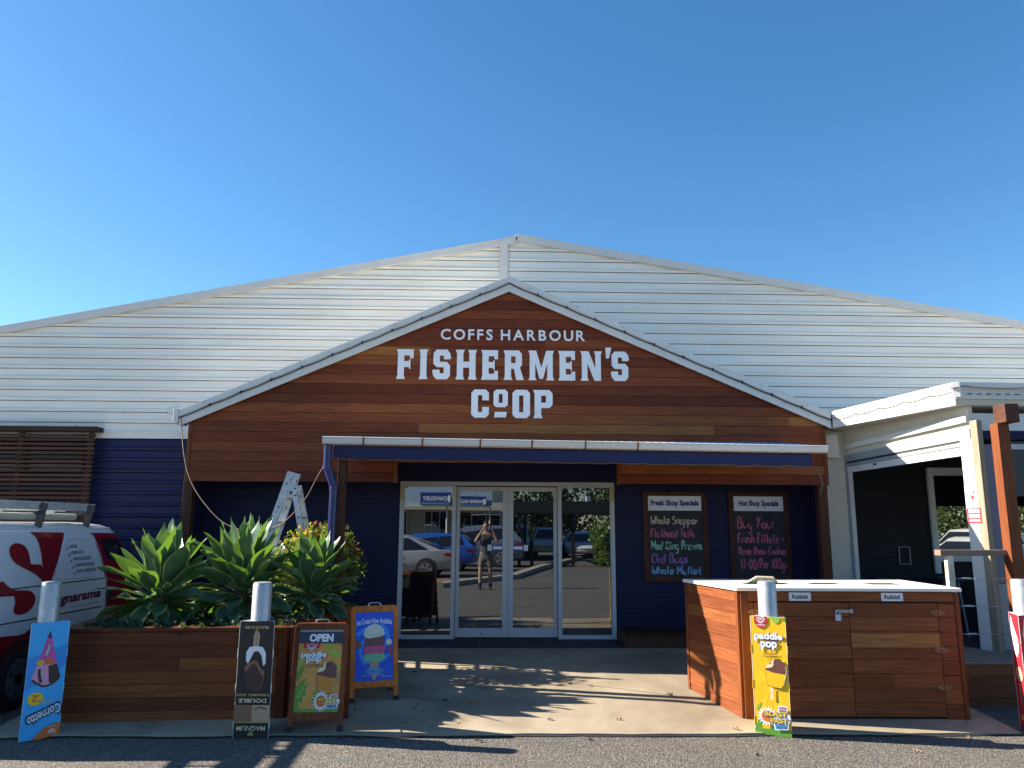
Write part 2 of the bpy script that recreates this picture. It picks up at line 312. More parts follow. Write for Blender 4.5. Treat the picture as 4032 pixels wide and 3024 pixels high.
class Flat:                     # printed artwork on a flat panel: o = lower left corner, u and v = axes, n = outward
    def __init__(s, mb, o, u, v, n, step=0.0007): s.mb = mb; s.o = Vector(o); s.u = Vector(u); s.v = Vector(v); s.n = Vector(n).normalized(); s.k = 1; s.step = step
    def P(s, x, y, k): return s.o+s.u*x+s.v*y+s.n*(k*s.step)
    def raw(s, vs, fs, m, k=None):
        if k is None: k = s.k; s.k += 1
        s.mb.add([s.P(x, y, k) for x, y in vs], fs, m)
    def poly(s, pts, m, k=None): vs, fs = fill2d([pts]); s.raw(vs, fs, m, k)
    def rect(s, x0, y0, x1, y1, m, k=None): s.raw([(x0,y0),(x1,y0),(x1,y1),(x0,y1)], [(0,1,2,3)], m, k)
    def ell(s, cx, cy, rx, ry, m, n=28, k=None, a0=0, a1=2*PI):
        pts = [(cx+rx*math.cos(a0+(a1-a0)*i/n), cy+ry*math.sin(a0+(a1-a0)*i/n)) for i in range(n+(0 if a1-a0 > 6.2 else 1))]
        s.raw(pts, [tuple(range(len(pts)))], m, k)
    def star(s, cx, cy, r0, r1, n, m, asp=1.0):
        pts = []
        for i in range(2*n):
            r = r1 if i % 2 == 0 else r0; a = PI*i/n; pts.append((cx+r*math.cos(a), cy+r*asp*math.sin(a)))
        s.poly(pts, m)
    def text(s, txt, cx, cy, w, h, m, bold=0.0, shear=0.0, rot=0.0, arc=0.0, k=None, space=1.0, flipx=False):
        # fit text into a box of width w (u units) and height h (v units), centred at cx, cy
        vs, fs = text2d(txt, bold, space, shear)
        xs = [p[0] for p in vs]; ys = [p[1] for p in vs]; x0, x1, y0, y1 = min(xs), max(xs), min(ys), max(ys)
        out = []; lu = s.u.length; lv = s.v.length; c, sn = math.cos(rot), math.sin(rot)
        for x, y in vs:
            a = ((x-x0)/(x1-x0)-0.5); b = ((y-y0)/(y1-y0)-0.5)
            b2 = b*h*lv - arc*lv*(2*a)**2*0.5; a2 = a*w*lu
            X = a2*c-b2*sn; Y = a2*sn+b2*c
            out.append((cx+X/lu, cy+Y/lv))
        s.raw(out, fs, m, k)
    def stroke(s, pts, wd, m, k=None, smooth=True):      # ribbon; wd in metres
        pl = smoothpts(pts) if smooth else pts; lu = s.u.length; lv = s.v.length
        q = [Vector((x*lu, y*lv)) for x, y in pl]; L = []; Rr = []
        for i, p in enumerate(q):
            t = q[min(i+1, len(q)-1)]-q[max(i-1, 0)]
            if t.length < 1e-6: t = Vector((1, 0))
            t.normalize(); nn = Vector((-t.y, t.x))*wd/2; L.append(p+nn); Rr.append(p-nn)
        vs = [(a.x/lu, a.y/lv) for a in L+Rr]; n = len(q)
        s.raw(vs, [(i, n+i, n+i+1, i+1) for i in range(n-1)], m, k)

def boards(mb, o, u, n, z0, z1, bh, xl, xr, m, th=0.018, gap=0.004, lens=(1.6, 4.6), light=0.09, lap=0.006, seed=None, rmax=0.62):
    # horizontal boards on a wall: o = origin, u = unit horizontal axis, n = outward normal; xl/xr(z) = limits
    rn = random.Random(seed if seed is not None else random.random()); o = Vector(o); u = Vector(u).normalized(); n = Vector(n).normalized(); z = z0
    def Pt(x, zz, d): return o+u*x+n*d+Vector((0, 0, zz))
    while z < z1-0.01:
        zt = min(z+bh, z1); a = zt-gap
        lb, rb, la, ra = xl(z), xr(z), xl(a), xr(a)
        if ra-la > 0.02 or rb-lb > 0.02:
            if ra < la: la = ra = (la+ra)/2
            L = max(rb, ra)-min(lb, la); cuts = [0.0]; x = rn.uniform(0.3, lens[1])
            while x < L-0.35: cuts.append(x); x += rn.uniform(*lens)
            cuts.append(L); base = min(lb, la)
            for i in range(len(cuts)-1):
                c0 = base+cuts[i]; c1 = base+cuts[i+1]-(0.0015 if i < len(cuts)-2 else 0)
                b0, b1 = max(c0, lb), min(c1, rb); t0, t1 = max(c0, la), min(c1, ra)
                if b1 <= b0: continue
                if t1 <= t0: t0 = t1 = min(max((t0+t1)/2, b0), b1)
                d = rn.uniform(0, 0.0015); r = rn.uniform(0.08, rmax)
                if rn.random() < light: r = rn.uniform(0.86, 1.0)
                vs = [Pt(b0, z, th+d+lap*0.5), Pt(b1, z, th+d+lap*0.5), Pt(t1, a, th+d-lap*0.5), Pt(t0, a, th+d-lap*0.5), Pt(b0, z, 0), Pt(b1, z, 0), Pt(t1, a, 0), Pt(t0, a, 0)]
                mb.add(vs, [(0,1,2,3),(0,4,5,1),(1,5,6,2),(2,6,7,3),(3,7,4,0)], m, r)
        z = zt

def catenary(p, q, sag, n=24, jit=0.0):
    p = Vector(p); q = Vector(q)
    return [p.lerp(q, i/n)-Vector((0, 0, sag*4*(i/n)*(1-i/n)))+Vector((0, random.uniform(-jit, jit), random.uniform(-jit, jit))) for i in range(n+1)]

# ------------------------------------------------------------------ ground
def lerp_tab(x, tab):
    for (a, b), (c, d) in zip(tab, tab[1:]):
        if x <= c: return b if x <= a else b+(d-b)*(x-a)/(c-a)
    return tab[-1][1]
def pave_z(y): return lerp_tab(y, [(-4.02, -0.19), (-0.35, -0.02), (0, 0.0)])
def road_z(x, y):
    z = lerp_tab(y, [(-200, -0.6), (-60, -0.42), (-30, -0.31), (-10.8, -0.24), (-6, -0.222), (-4.0, -0.208), (-3, -0.215)])
    d = min(1, max(0, (-3.7-x)/0.7))*min(1, max(0, (y+4.6)/1.0)); return z-0.05*d
mb = MB(); xs = [-150, -60, -25, -12]+[-8+0.5*i for i in range(33)]+[12, 25, 60, 150]; ys = [-200, -90, -60, -45, -30, -22, -16, -12, -10.8, -9, -7.5]+[-6+0.25*i for i in range(29)]+[4, 15, 60]
vs = [(x, y, road_z(x, y)+(random.uniform(-.003, .003) if -8 < x < 8 and -7 < y < 0 else 0)) for y in ys for x in xs]; nx = len(xs)
mb.add(vs, [(j*nx+i, j*nx+i+1, (j+1)*nx+i+1, (j+1)*nx+i) for j in range(len(ys)-1) for i in range(nx-1)], ASPH, smooth=True)
struct(mb.build('road'))
mb = MB(); n = 60; front = [];
for i in range(n+1):
    x = -4.12+8.62*i/n; front.append((x, -4.02+0.012*math.sin(x*3.1)+random.uniform(-.008, .008)))
ysP = [None, -3.7, -3.2, -2.6, -2.0, -1.4, -0.8, -0.35, 0.06]; vs = []
for j, y in enumerate(ysP):
    for i in range(n+1):
        x = front[i][0]+(0.0 if y is None else (y+4.0)*(0.05 if i > n/2 else 0.0)*(i/n)); yy = front[i][1] if y is None else y
        vs.append((x, yy, pave_z(yy)+random.uniform(-.0015, .0015)))
o = len(vs); vs += [(a, b, -0.3) for a, b in front]
fs = [(j*(n+1)+i, j*(n+1)+i+1, (j+1)*(n+1)+i+1, (j+1)*(n+1)+i) for j in range(len(ysP)-1) for i in range(n)]
fs += [(o+i, o+i+1, i+1, i) for i in range(n)]
k = len(ysP)-1; vs += [(vs[j*(n+1)][0], vs[j*(n+1)][1], -0.3) for j in range(k+1)]; o2 = o+n+1
fs += [(j*(n+1), (j+1)*(n+1), o2+j+1, o2+j) for j in range(k)]
mb.add(vs, fs, CONC); struct(mb.build('pavement'))
# tar joint along the kerb line
TAR = mat('tar_joint', (0.018, 0.016, 0.015), 0.8, var=0.4, vscale=20)
mb = MB(); vs = []
for i, (x, y) in enumerate(front): vs += [(x, y-0.03-random.uniform(0, .02), road_z(x, y)+.0065), (x, y-0.002, road_z(x, y)+.0065)]
mb.add(vs, [(2*i, 2*i+2, 2*i+3, 2*i+1) for i in range(n)], TAR); struct(mb.build('tar_joint_strip'))
mb = MB(); x = -1.32
while x < 4.2:
    for yy in (-0.575, -0.29):
        y1 = yy+0.281; mb.add([(x, yy, pave_z(yy)+.004), (x+.296, yy, pave_z(yy)+.004), (x+.296, y1, pave_z(y1)+.004), (x, y1, pave_z(y1)+.004)], [(0, 1, 2, 3)], SLATE)
    x += 0.3
struct(mb.build('slate_tiles'))
# road kerb island behind the photographer (seen in the doors)
KERB = mat('kerb_concrete', (0.36, 0.32, 0.26), 0.8, var=0.25, vscale=4, bump=0.3)
PAVER = mat('brick_paving', (0.26, 0.13, 0.09), 0.85, var=0.3, vscale=8)
mb = MB(); ln = [(-14, -10.9), (-1.3, -11.6), (0.2, -14.6), (0.9, -15.6), (2.1, -21), (8.8, -47)]
for (ax, ay), (bx, by) in zip(ln, ln[1:]):
    d = Vector((bx-ax, by-ay, 0)).normalized(); nn = Vector((d.y, -d.x, 0)); nn = nn if nn.y < 0 or nn.x < 0 else -nn
    a = Vector((ax, ay, -0.32)); b = Vector((bx, by, -0.45 if by < -30 else -0.32))
    mb.prism([a, b, b+nn*0.35, a+nn*0.35], (0, 0, 0.2), KERB)
struct(mb.build('kerb'))
mb = MB(); mb.add([(-14, -11.25, -0.16), (-1.5, -11.95, -0.16), (-0.3, -14.2, -0.16), (-14, -14.2, -0.16)], [(0, 1, 2, 3)], PAVER); struct(mb.build('paved_verge'))

# ------------------------------------------------------------------ shop building
shop = thing('shop_building', 'long low shop with white ribbed metal gable wall and cedar clad entrance porch', 'building', (0.25, 0, 0))
APX, APZ = 0.37, 5.79
def rakeL(x): return APZ-(APX-x)*0.2
def rakeR(x): return APZ-(x-APX)*0.166
def xl_of(z): return max(-13.0, APX-(APZ-z)/0.2)
def xr_of(z): return min(14.0, APX+(APZ-z)/0.166)
def corr(mb, z0, z1, xl, xr, y, m, pitch=0.157):
    prof = [(0, 0), (0.0005, .04), (0.0075, .04), (0.008, -.016), (0.030, -.022), (0.048, -.020), (0.060, 0.0), (0.150, -.001)]
    z = z0; pts = []
    while z < z1:
        for dz, dy in prof:
            if z+dz <= z1: pts.append((z+dz, y+dy))
        z += pitch
    pts.append((z1, y))
    vs = []
    for zz, yy in pts:
        a, b = xl(zz), xr(zz)
        if b < a: a = b = (a+b)/2
        vs += [(a, yy, zz), (b, yy, zz)]
    for i in range(len(pts)-1):
        mb.add([vs[2*i], vs[2*i+1], vs[2*i+3], vs[2*i+2]], [(0, 1, 2, 3)], LAPSHADE if m is WHITE and max(pts[i][1], pts[i+1][1]) > y+.02 else m, .5)
YW = 0.30
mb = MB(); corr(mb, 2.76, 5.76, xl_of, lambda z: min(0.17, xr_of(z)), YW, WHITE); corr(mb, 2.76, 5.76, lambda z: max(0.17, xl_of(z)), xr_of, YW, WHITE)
mb.box((-13, YW-.012, 2.70), (14, YW-.004, 2.775), WHITE); mb.build('gable_cladding', shop)
mb = MB(); mb.box((0.11, YW-.05, 4.3), (0.23, YW-.027, 5.72), WTRIM); mb.build('cover_strip', shop, .004)
mb = MB(); corr(mb, -0.3, 2.70, lambda z: -13, lambda z: -3.9, YW+.003, NAVYC); mb.build('lower_cladding', shop); mb = MB(); corr(mb, -0.3, 2.7, lambda z: 4.5, lambda z: 14, YW+.003, NAVYC); mb.build('lower_cladding', shop)
mb = MB()
for sgn, a, b, dz in ((-1, (APX, APZ), (-13, rakeL(-13)), 0.0), (1, (APX-.02, APZ+.035), (14, rakeR(14)+.035), 0.03)):
    pa = [(a[0], YW-.07, a[1]+.02), (b[0], YW-.07, b[1]+.02), (b[0], YW-.07, b[1]-.085), (a[0], YW-.07, a[1]-.085)]
    mb.prism(pa, (0, 0.06, 0), WTRIM)
    mb.prism([(a[0], YW-.075, a[1]+.022), (b[0], YW-.075, b[1]+.022), (b[0], YW-.075, b[1]+.012), (a[0], YW-.075, a[1]+.012)], (0, .3, 0), WTRIM)
mb.build('barge_flashing', shop)
mb = MB()
mb.prism([(APX, YW, APZ+.01), (-13, YW, rakeL(-13)+.01), (-13, YW, rakeL(-13)-.05), (APX, YW, APZ-.05)], (0, 26, 0), WHITE)
mb.prism([(APX, YW, APZ+.012), (14, YW, rakeR(14)+.012), (14, YW, rakeR(14)-.05), (APX, YW, APZ-.05)], (0, 26, 0), WHITE)
mb.build('roof', shop)
mb = MB(); mb.box((-12.98, YW+.05, -.3), (-12.9, 26, 3.0), WHITE); mb.build('outer_wall', shop); mb = MB(); mb.box((13.9, YW+.05, -.3), (13.98, 26, 3.4), WHITE); mb.build('outer_wall', shop); mb = MB(); mb.box((-12.9, 25.9, -.3), (13.9, 26, 3.0), WHITE); mb.prism([(-12.9, 25.9, 3.0), (13.9, 25.9, 3.0), (APX, 25.9, APZ-.06)], (0, .08, 0), WHITE); mb.build('outer_wall', shop)
# junction boxes and marks on the wall
mb = MB(); mb.box((-4.62, YW-.07, 3.06), (-4.52, YW-.03, 3.15), WTRIM); mb.build('junction_box', shop, .006)
mb = MB(); mb.tube([(-5.95, YW-.06, 2.86), (-5.95, YW-.02, 2.86)], .03, STEEL, 12); mb.build('wall_eye_bolt', shop)

# entrance porch: cedar gable
GY = -0.68; GXL, GXR, GAX, GAZ = -3.95, 4.47, 0.24, 4.66
def g_sl(z): return GAX-(GAZ-z)*(GAX-(-4.02))/(GAZ-2.80)
def g_sr(z): return GAX+(GAZ-z)*(4.50-GAX)/(GAZ-2.84)
mb = MB(); F = ((0, GY+.018, 0), (1, 0, 0), (0, -1, 0))
boards(mb, *F, 2.05, 2.31, .13, lambda z: GXL+.04, lambda z: -1.265, WOOD, seed=3, light=0)
boards(mb, *F, 2.05, 2.31, .13, lambda z: 1.715, lambda z: GXR-.04, WOOD, seed=11, light=.5)
boards(mb, *F, 2.31, GAZ-.02, .13, lambda z: max(GXL+.04, g_sl(z)), lambda z: min(GXR-.04, g_sr(z)), WOOD, seed=29, light=.09, rmax=.8)
mb.build('gable_boards', shop)
mb = MB(); mb.prism([(GXL, GY+.02, 2.052), (-1.225, GY+.02, 2.052), (-1.225, GY+.02, 2.33), (1.675, GY+.02, 2.33), (1.675, GY+.02, 2.052), (GXR, GY+.02, 2.052), (GXR, GY+.02, 2.82), (GAX, GY+.02, GAZ), (GXL, GY+.02, 2.82)], (0, .08, 0), BACK); mb.build('gable_backing', shop)
for x0, x1, z1 in ((GXL-.005, GXL+.04, 2.82), (GXR-.04, GXR+.005, 2.82), (-1.265, -1.215, 2.31), (1.665, 1.715, 2.31)):
    mb = MB(); mb.box((x0, GY-.012, 2.04), (x1, GY+.11, z1), POSTW); mb.build('gable_edge_trim', shop, .003)
mb = MB()
for x0, x1 in ((-3.965, -3.845), (4.325, 4.45)):
    mb2 = MB(); mb2.box((x0, GY+.0, -.2), (x1, GY+.12, 2.045), POSTD, .4); mb2.build('porch_post', shop, .006)
# porch roof and fascia
FY = -0.75; L0, A0, R0 = (-4.06, 2.96), (0.225, 4.84), (4.53, 3.0)
def fasc(a, b, cut, nm):
    (ax, az), (bx, bz) = a, b; m = MB()
    m.prism([(ax, FY, az), (bx, FY, bz), (bx, FY, bz-.205), (ax, FY, az-.205)], (0, .03, 0), WTRIM)
    m.prism([(ax, FY-.014, az+.006), (bx, FY-.014, bz+.006), (bx, FY-.014, bz-.082), (ax, FY-.014, az-.082)], (0, .0135, 0), WTRIM)
    o = m.build(nm, shop, .003)
    L = math.hypot(bx-ax, bz-az)
    for i in range(7):
        t = (i+.5)/7; m = MB(); m.tube([(ax+(bx-ax)*t, FY-.012, az+(bz-az)*t-.035), (ax+(bx-ax)*t, FY-.02, az+(bz-az)*t-.035)], .011, STEEL, 8); m.build('fascia_screw', o)
    return o
fasc(L0, A0, 0, 'gable_fascia'); fasc(A0, R0, 0, 'gable_fascia')
mb = MB()
mb.prism([(L0[0], FY+.005, L0[1]+.004), (A0[0], FY+.005, A0[1]+.004), (A0[0], FY+.005, A0[1]-.03), (L0[0], FY+.005, L0[1]-.03)], (0, YW-FY-.03, 0), WHITE)
mb.prism([(A0[0], FY+.005, A0[1]+.004), (R0[0], FY+.005, R0[1]+.004), (R0[0], FY+.005, R0[1]-.03), (A0[0], FY+.005, A0[1]-.03)], (0, YW-FY-.03, 0), WHITE)
mb.build('porch_roof', shop)
mb = MB(); mb.box((-4.14, FY-.02, 2.79), (-4.063, FY+.3, 2.985), WTRIM); mb.box((-4.14, FY+.3, 2.83), (-4.063, YW-.03, 2.985), WTRIM); mb.build('porch_gutter', shop, .01)
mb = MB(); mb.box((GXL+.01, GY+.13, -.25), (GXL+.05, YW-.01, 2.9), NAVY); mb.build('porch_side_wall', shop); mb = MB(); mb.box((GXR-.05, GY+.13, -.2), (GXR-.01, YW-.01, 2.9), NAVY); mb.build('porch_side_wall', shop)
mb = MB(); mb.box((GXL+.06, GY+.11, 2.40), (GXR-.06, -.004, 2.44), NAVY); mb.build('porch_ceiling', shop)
mb = MB()
F2 = ((0, 0, 0), (1, 0, 0), (0, -1, 0))
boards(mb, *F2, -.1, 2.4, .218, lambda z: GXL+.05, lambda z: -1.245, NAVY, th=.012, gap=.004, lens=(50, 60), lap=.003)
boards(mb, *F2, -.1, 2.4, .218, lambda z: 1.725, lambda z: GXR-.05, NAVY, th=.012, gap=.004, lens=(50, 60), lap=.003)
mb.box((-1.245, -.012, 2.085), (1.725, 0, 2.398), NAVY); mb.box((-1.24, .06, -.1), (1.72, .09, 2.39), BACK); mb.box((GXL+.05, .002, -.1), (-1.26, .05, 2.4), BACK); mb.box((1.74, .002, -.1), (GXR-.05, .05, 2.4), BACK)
mb.build('porch_wall', shop)
mb = MB(); mb.box((1.74, -.57, -.06), (4.3, -.014, .12), DARKW); mb.box((1.73, -.585, .12), (4.3, -.014, .15), DARKW); mb.build('plinth', shop, .004)
mb = MB(); mb.box((-3.8, -.57, -.1), (-1.36, -.014, .29), DARKW); mb.box((-3.8, -.585, .29), (-1.35, -.014, .325), DARKW); mb.build('plinth', shop, .004)
mb = MB(); mb.box((0.2, -.30, 2.34), (.26, -.26, 2.4), DPLAS); mb.tube([(.23, -.28, 2.34), (.23, -.28, 2.31)], .03, DPLAS, 12); mb.build('ceiling_sensor', shop)
# sliding doors and sidelights
def frame_rect(m, x0, x1, z0, z1, y0, y1, sl, sr, st, sb, material):
    m.box((x0, y0, z0), (x0+sl, y1, z1), material); m.box((x1-sr, y0, z0), (x1, y1, z1), material)
    m.box((x0+sl, y0, z1-st), (x1-sr, y1, z1), material); m.box((x0+sl, y0, z0), (x1-sr, y1, z0+sb), material)
mb = MB(); mb.box((-1.245, -.03, 2.045), (1.725, .05, 2.1), ALU); mb.box((-1.245, -.032, -.01), (-1.195, .05, 2.044), ALU); mb.box((1.675, -.032, -.01), (1.725, .05, 2.044), ALU); mb.build('door_frame', shop, .003)
for x0, x1, nm in ((-1.193, -.47, 'sidelight'), (.935, 1.673, 'sidelight')):
    m = MB(); frame_rect(m, x0, x1, 0.0, 2.043, -.03, .0, .012 if x0 < 0 else .055, .055 if x0 < 0 else .012, .02, .055, ALU); fo = m.build(nm, shop, .003)
    m = MB(); m.box((x0+.012, -.018, .05), (x1-.012, -.014, 2.03), TINT); m.build('glass', fo)
doors = []
for x0, x1, sl, sr in ((-.465, .2465, .05, .072), (.2505, .93, .072, .05)):
    m = MB(); frame_rect(m, x0, x1, .02, 2.03, .012, .046, sl, sr, .06, .12, ALU); fo = m.build('sliding_door', shop, .003); doors.append(fo)
    m = MB(); m.box((x0+.04, .027, .1), (x1-.04, .031, 2.0), TINT); m.build('glass', fo)
m = MB(); m.box((-.12, .0, .065), (-.105, .012, .08), BLACK); m.build('door_lock', doors[0])
for x in (-.5, .96):
    m = MB(); m.box((x-.008, -.042, 1.02), (x+.008, -.031, 1.12), STEEL); m.build('door_latch', shop, .002)
for x in (-1.222, 1.70):
    m = MB(); m.box((x-.02, -.045, 1.84), (x+.02, -.0335, 2.03), BRASS); m.box((x-.028, -.043, 2.0), (x+.028, -.0335, 2.03), BRASS); m.build('frame_bracket', shop, .002)
BLUEK = ink('door_blue', (0.02, 0.04, 0.30)); WHK = ink('white', (0.78, 0.80, 0.84)); GRK = ink('grey', (0.3, 0.32, 0.36))
for d, side, x0, x1 in ((doors[0], 1, -.03, .172), (doors[1], -1, .325, .525)):
    m = MB(); fl = Flat(m, (x0, .0255, 1.16), (x1-x0, 0, 0), (0, 0, .08), (0, -1, 0)); fl.rect(0, 0, 1, 1, BLUEK)
    f = (lambda a: a) if side == 1 else (lambda a: 1-a)
    fl.rect(min(f(0), f(.27)), 0.02, max(f(0), f(.27)), .98, WHK); fl.rect(min(f(.05), f(.22)), .58, max(f(.05), f(.22)), .68, GRK); fl.rect(min(f(.05), f(.22)), .28, max(f(.05), f(.22)), .36, BLUEK)
    fl.poly([(f(.32), .5), (f(.47), .88), (f(.47), .74), (f(.98), .74), (f(.98), .26), (f(.47), .26), (f(.47), .12)], WHK); m.build('arrow_sticker', d)

# awning over the doors
aw = thing('awning', 'lean-to awning over the doors with navy beam and white gutter', 'awning', (1.0, -2.1, 0))
GL, GR = Vector((-1.84, -2.36, 2.457)), Vector((4.0, -1.79, 2.457)); gd = (GR-GL).normalized(); gn = Vector((gd.y, -gd.x, 0))   # gn points to the street
def gpt(t, off, z): return GL+(GR-GL)*t+gn*off+Vector((0, 0, z-2.457))
prof = [(0.0, 0.0), (.010, -.004), (.014, -.016), (.004, -.022), (.002, -.055), (-.014, -.078), (-.05, -.086), (-.10, -.086), (-.105, 0), (-.098, 0), (-.095, -.078), (-.05, -.078), (-.02, -.068), (-.006, -.05), (-.004, -.01)]
mb = MB(); n = len(prof)
vs = [GL+gn*a+Vector((0, 0, b)) for a, b in prof]+[GR+gn*a+Vector((0, 0, b)) for a, b in prof]
mb.add(vs, [(i, (i+1) % n, (i+1) % n+n, i+n) for i in range(n)], WTRIM, smooth=True)
for q in (GL, GR): mb.prism([q+gn*a+Vector((0, 0, b)) for a, b in prof[1:9]], gd*(-.004 if q is GL else .004), WTRIM)
gut = mb.build('gutter', aw)
for t, m_ in ((.075, RUST), (.185, RUST), (.295, RUST), (.395, RUST), (.50, RUST), (.605, RUST), (.70, WTRIM), (.80, WTRIM), (.905, WTRIM)):
    m = MB(); q = gpt(t, 0, 2.457); W2 = gd*.009; pr = [(.0, .005), (.016, -.004), (.019, -.02), (.009, -.026), (.008, -.056), (-.012, -.084), (-.05, -.092), (-.09, -.092)]
    for (a, b), (c, d) in zip(pr, pr[1:]): m.add([q+gn*a+Vector((0, 0, b))-W2, q+gn*a+Vector((0, 0, b))+W2, q+gn*c+Vector((0, 0, d))+W2, q+gn*c+Vector((0, 0, d))-W2], [(0, 1, 2, 3)], m_)
    m.build('gutter_strap', gut)
POLYC = mat('blue_polycarbonate', (0.16, 0.36, 0.60), 0.3, var=0.1)
for nm, t0, t1, m_ in (('roof_sheet', 0.01, .70, WTRIM), ('translucent_sheet', .70, .985, POLYC)):
    m = MB(); k = int((t1-t0)*58*6); vs = []
    for i in range(k+1):
        t = t0+(t1-t0)*i/k; a = gpt(t, -.03, 2.447+.011*math.sin(t*58*2*PI)); b = Vector((a.x, GY-.022, 2.60+.011*math.sin(t*58*2*PI))); vs += [a, b]
    m.add(vs, [(2*i, 2*i+2, 2*i+3, 2*i+1) for i in range(k)], m_, smooth=True); m.build(nm, aw)
mb = MB(); a, b = gpt(.018, -.13, 2.300), gpt(.975, -.13, 2.290); mb.bar(a, b, .045, .135, NAVYB, side=(0, 0, 1)); mb.build('beam', aw, .004)
for t in (.0225, .97): mb = MB(); p = gpt(t, -.16, 2.36); mb.bar(p, (p.x, GY-.02, 2.40), .045, .10, NAVYB, side=(0, 0, 1)); mb.build('rafter', aw)
mb = MB(); p = gpt(.035, -.20, 0); mb.box((-1.695, p.y-.045, -.2), (-1.603, p.y+.045, 2.225), POSTD, .4); mb.build('awning_post', aw, .005)
mb = MB(); mb.tube([(-1.79, -2.30, 2.36), (-1.79, -2.30, 2.17), (-1.787, -2.30, 2.12), (-1.72, -2.27, 1.93), (-1.712, -2.27, 1.88), (-1.72, -2.27, .55)], .045, NAVYP, 16)
for z in (2.13, 1.90): mb.tube([(-1.79 if z > 2 else -1.712, -2.30 if z > 2 else -2.27, z+.02), (-1.79 if z > 2 else -1.712, -2.30 if z > 2 else -2.27, z-.03)], .049, NAVYP, 16)
mb.build('downpipe', aw)
# cables
mb = MB(); N = 16
pts = []
for i in range(N):
    a, b = gpt(.02+.955*i/N, -.10, 2.225), gpt(.02+.955*(i+1)/N, -.10, 2.22); pts += catenary(a, b, random.uniform(.006, .018), 6)[:-1]
pts.append(gpt(.975, -.10, 2.22)); pts += [gpt(.985, -.07, 2.15), gpt(.99, -.07, 2.0), gpt(.987, -.08, 1.9)]
mb.tube(pts, .007, CABLE, 6); tag(mb.build('festoon_cable'), 'grey cable looping along the underside of the navy awning beam', 'cable')
mb = MB()
for (ax, az), (bx, bz) in ((L0, A0), (A0, R0)):
    pts = []
    for i in range(11):
        p = lambda t: Vector((ax+(bx-ax)*t, FY-.022, az+(bz-az)*t-.098)); pts += catenary(p(i/11), p((i+1)/11), .012, 5)[:-1]
    pts.append(p(1)); mb.tube(pts, .008, DCAB, 6)
    for i in range(1, 11):
        q = p(i/11); mb.box((q.x-.008, FY-.036, q.z-.018), (q.x+.008, FY-.0145, q.z+.022), DCAB)
tag(mb.build('festoon_cable'), 'black cable clipped along the white fascia of the cedar gable', 'cable')
mb = MB(); pts = [(-4.02, FY-.03, 2.86), (-4.0, FY-.04, 2.72), (-3.93, FY-.09, 2.4)]
pts += [tuple(q) for q in [(-3.82, -.9, 2.1), (-3.62, -1.0, 1.83), (-3.3, -1.15, 1.55), (-3.0, -1.25, 1.43), (-2.75, -1.35, 1.43), (-2.45, -1.5, 1.52), (-2.15, -1.75, 1.78), (-1.95, -2.0, 2.05), (-1.80, -2.25, 2.2)]]
mb.tube(smoothpts(pts, 6), .0065, ROPE, 6); tag(mb.build('hanging_cable'), 'tan cable sagging from the gable corner down behind the agaves to the awning', 'cable')

